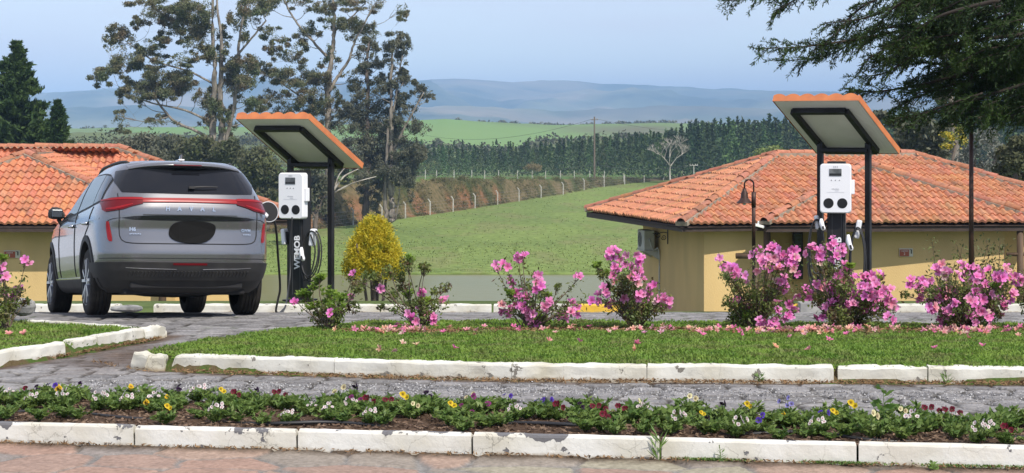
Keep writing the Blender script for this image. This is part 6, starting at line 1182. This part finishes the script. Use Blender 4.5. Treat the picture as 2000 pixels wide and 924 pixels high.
# ---------------------------------------------------------------- pansies
M_pl = mat('pansy leaves', (.085, .16, .035), .5, col2=(.17, .24, .06), scale=12, transl=.3, world=True, spec=.3)
PC = {'yellow': ((.85, .56, .03), 'pansy plant with yellow flowers'), 'white': ((.82, .82, .78), 'pansy plant with small white flowers'), 'violet': ((.10, .05, .42), 'pansy plant with violet blue flowers'), 'dark': ((.035, .012, .05), 'pansy plant with near-black purple flowers'),
      'maroon': ((.16, .012, .03), 'pansy plant with deep maroon flowers'), 'lilac': ((.36, .34, .78), 'pansy plant with tall pale lilac flowers'), 'magenta': ((.34, .05, .24), 'pansy plant with purple-pink flowers'), 'cream': ((.80, .72, .42), 'pansy plant with cream flowers'), 'leafy': (None, 'pansy plant in leaf without open flowers')}
def pansy_proto(key, seed, var=0):
    rng = np.random.RandomState(seed); colr, lab = PC[key]; t = thing('pansy_plant', lab+' in the near bed', 'pansy', (0, 0, 0), group=lab+'s'.replace('pansy plants', ''))
    t['group'] = lab.replace('pansy plant', 'pansies')
    g = G(); C = []; Dd = []; n_st = 12
    for k in range(n_st):
        a = rng.rand()*6.28; tl = rng.uniform(.04, .11); tip = np.array([math.cos(a)*tl, math.sin(a)*tl*.8, rng.uniform(.03, .085)]); Q = spline([(0, 0, 0), tip*.5+[0, 0, .012], tip], 6); g.tube(Q, .002, 3, cap=False)
        m = 11; q = Q[rng.randint(1, 6, m)]; b = rng.rand(m)*6.28; d = unit(np.stack([np.cos(b), np.sin(b), .25+.5*rng.rand(m)], 1)); C.append(q+d*.018); Dd.append(d)
    V, Fc = leaves(np.concatenate(C), .046, .019, rng, 0, np.concatenate(Dd), .2); mk('leaves', V, Fc, M_pl, t, world=False)
    if colr:
        n = {'white': 8, 'yellow': 2, 'lilac': 5, 'maroon': 3}.get(key, 2); hh = .155 if key == 'lilac' else .10; a = rng.rand(n)*6.28; r = rng.rand(n)*.065; P = np.stack([np.cos(a)*r, np.sin(a)*r*.7-.01, hh*(.72+.45*rng.rand(n))], 1)
        for p in P: g.tube(spline([(0, 0, .02), p*np.array([.8, .8, .6]), p], 5), .0018, 3, cap=False)
        N = np.stack([rng.normal(size=n)*.8, -1+rng.normal(size=n)*.5, .35+.3*rng.rand(n)], 1); R = .011 if key == 'white' else .0165; c = np.clip(np.array(colr)*(1+rng.normal(size=(n, 1))*.15), .005, .9)
        V, Fc, K = blossoms(P, N, R, np.tile(c, (1, 1)), rng, cup=.12, wid=1.25); K = K.reshape(-1, 6, 3); K[:, 0] *= (.9 if key == 'white' else .25); mk('flowers', V, Fc, M_petal, t, world=False, col=K.reshape(-1, 3))
    g.build('stems', M_pl, t, world=False); return t
protos = {}; used = set()
def place_pansy(key, px_, py_, sc=.9):
    rng_ = random.Random(int(px_*7+py_)); row = 0 if py_ > 812 else (1 if py_ > 790 else 2); k_ = (px_-1000)/F
    Xf = k_*(11.09-.1515*2.92)/(1+.1515*k_); Df_ = FK(Xf); Db = 12.2-.172*(k_*11.8+2.25); v = {0: .24, 1: .55, 2: .82}[row]+rng_.uniform(-.12, .10); D = Df_*(1-v)+Db*v; X = k_*D
    if key not in protos: protos[key] = [pansy_proto(key, hash_(key)+q) for q in range(2)]
    i = rng_.randrange(2); src = protos[key][i]
    if (key, i) not in used: used.add((key, i)); t = src
    else:
        t = src.copy(); S.collection.objects.link(t)
        for ch in src.children: c = ch.copy(); S.collection.objects.link(c); c.parent = t
    t.location = (X, D, .105); t.rotation_euler = (0, 0, rng_.uniform(-.5, .5)); s_ = sc*rng_.uniform(.85, 1.25); t.scale = (s_, s_, s_*rng_.uniform(.9, 1.15)); return t
def hash_(k): return sum(ord(c)*(i+3) for i, c in enumerate(k)) % 997
PL = [('white',18,788),('maroon',50,786),('dark',68,770),('violet',94,770),('yellow',130,768),('white',112,788),('dark',155,772),('white',125,800),('yellow',272,768),('yellow',298,792),('yellow',340,800),('yellow',325,816),('dark',346,774),('white',385,774),('white',420,815),('yellow',430,786),('maroon',460,772),('dark',498,770),('maroon',540,788),('white',610,800),('dark',690,776),('white',680,792),('white',640,815),
      ('magenta',705,800),('maroon',722,795),('yellow',785,794),('dark',830,782),('maroon',758,802),('cream',805,798),('yellow',878,802),('magenta',905,806),('magenta',928,806),('cream',920,788),('violet',985,788),('violet',1048,786),('violet',1062,802),('maroon',1092,805),('dark',1130,799),('dark',1150,808),('maroon',1163,812),('maroon',1210,802),('maroon',1225,800),('cream',1242,795),('white',1255,805),('cream',1345,790),('yellow',1368,800),('dark',1408,806),('dark',1378,818),('yellow',1436,792),('yellow',1458,806),('lilac',1530,790),('violet',1485,826),('yellow',1540,808),('violet',1604,806),('yellow',1660,812),('white',1592,826),('cream',1755,804),('maroon',1812,806),('maroon',1852,812),('white',1780,834),('white',1908,830),('white',1925,836),('maroon',1966,822),('white',1862,800),
      ('white',60,800),('white',190,800),('white',245,798),('white',300,805),('white',560,815),('cream',665,790),('white',1000,800),('white',1440,820),('white',1320,815),('yellow',1625,800),('maroon',1180,815),('magenta',690,812),('cream',1700,835),('white',720,815)]
ORD = 'first second third fourth fifth sixth seventh eighth ninth tenth eleventh twelfth thirteenth fourteenth fifteenth sixteenth seventeenth eighteenth nineteenth twentieth twenty-first twenty-second twenty-third twenty-fourth twenty-fifth'.split()
made = {}
for key, x, y in PL: made.setdefault(key, []).append((x, y, place_pansy(key, x, y)))
for key, L_ in made.items():
    for i, (x, y, t) in enumerate(sorted(L_, key=lambda q: (q[0], q[1]))): t['label'] = '%s, %s of its colour counted from the left' % (PC[key][1], ORD[i])
rr = random.Random(5)
for i in range(195): x = rr.uniform(-40, 2040); place_pansy('leafy', x, rr.choice([775, 780, 800, 800, 805, 820]), rr.uniform(.62, 1.05))
# hose
g = G(); hp = []
for x in range(-60, 2080, 40):
    k_ = (x-1000)/F; Xf = k_*10.9; D = FK(Xf)+.36+.10*math.sin(x*.006+1)+.05*math.sin(x*.021); hp.append((k_*D, D, .108+.014*math.sin(x*.013)))
g.tube(spline(hp, 160), .0115, 8); ho = g.build('irrigation_hose', mat('hose', (.015, .015, .017), .45), None, smooth=True, loc=(0, 11.4, .1)); tag(ho, 'thin black irrigation hose lying along the mulch among the pansies', 'hose')
# weeds
M_weed = mat('weed leaves', (.10, .20, .04), .5, col2=(.16, .26, .06), scale=8, transl=.3, world=True)
def weed(label, px_, D, z, h, n, seed, ln=.05, wd=.012, up=1.2, spread=.02, stem=True, name='weed'):
    rng = np.random.RandomState(seed); X = (px_-1000)/F*D; t = thing(name, label, 'weed', (X, D, z)); g = G(); C = []; Dd = []
    Q = spline([(0, 0, 0), (.005, 0, h*.5), (0, 0, h)], 8); g.tube(Q, np.linspace(.003, .0015, 8), 4); g.build('stem', M_weed, t, world=False)
    for k in range(n): u = rng.rand(); a = rng.rand()*6.28; d = unit(np.array([math.cos(a), math.sin(a), up*(.3+.7*rng.rand())])); C.append([0, 0, h*u]+d*ln*.5+rng.normal(size=3)*spread*.3); Dd.append(d)
    V, Fc = leaves(np.array(C), ln, wd, rng, 0, np.array(Dd), .1); mk('leaves', V, Fc, M_weed, t, world=False)
weed('tall dark leafy weed rising above the pansies at right', 1725, 11.0, .10, .23, 26, 1, .085, .032, .5)
weed('long bladed grass weed growing from the kerb joint', 1288, 10.50, .0, .13, 16, 2, .09, .010, 2.2)
weed('short feathery weed against the front of the near kerb', 1405, 10.44, .0, .10, 22, 3, .035, .006, 1.0)
weed('low green weed at the foot of the near kerb at right', 1822, 10.22, .0, .03, 30, 4, .035, .012, .8)
weed('tiny weed sprouting at the island kerb foot below the right azalea', 1848, 14.16, -.07, .07, 24, 5, .06, .008, 1.2)
weed('dry little weed at the island kerb foot near the middle', 1482, 14.28, -.07, .05, 26, 6, .05, .010, 1.0)
weed('seedling with spread leaves between the pansies and the kerb at centre right', 1296, 10.95, .10, .05, 14, 7, .09, .012, .5)
# low green moss and sprouts along the kerb foot
rng = np.random.RandomState(95); n = 1500; px = np.concatenate([rng.normal(1390, 35, n//3), rng.normal(1640, 40, n//3), rng.normal(1900, 60, n//3)]); X = (px-1000)/F*10.45; P = np.column_stack([X, FK(X)-.01-np.abs(rng.normal(size=len(X)))*.012, .012+.012*rng.rand(len(X))]); V, Fc = leaves(P, .016, .006, rng, -1); mk('kerb_moss', V, Fc, M_weed, kind='stuff')
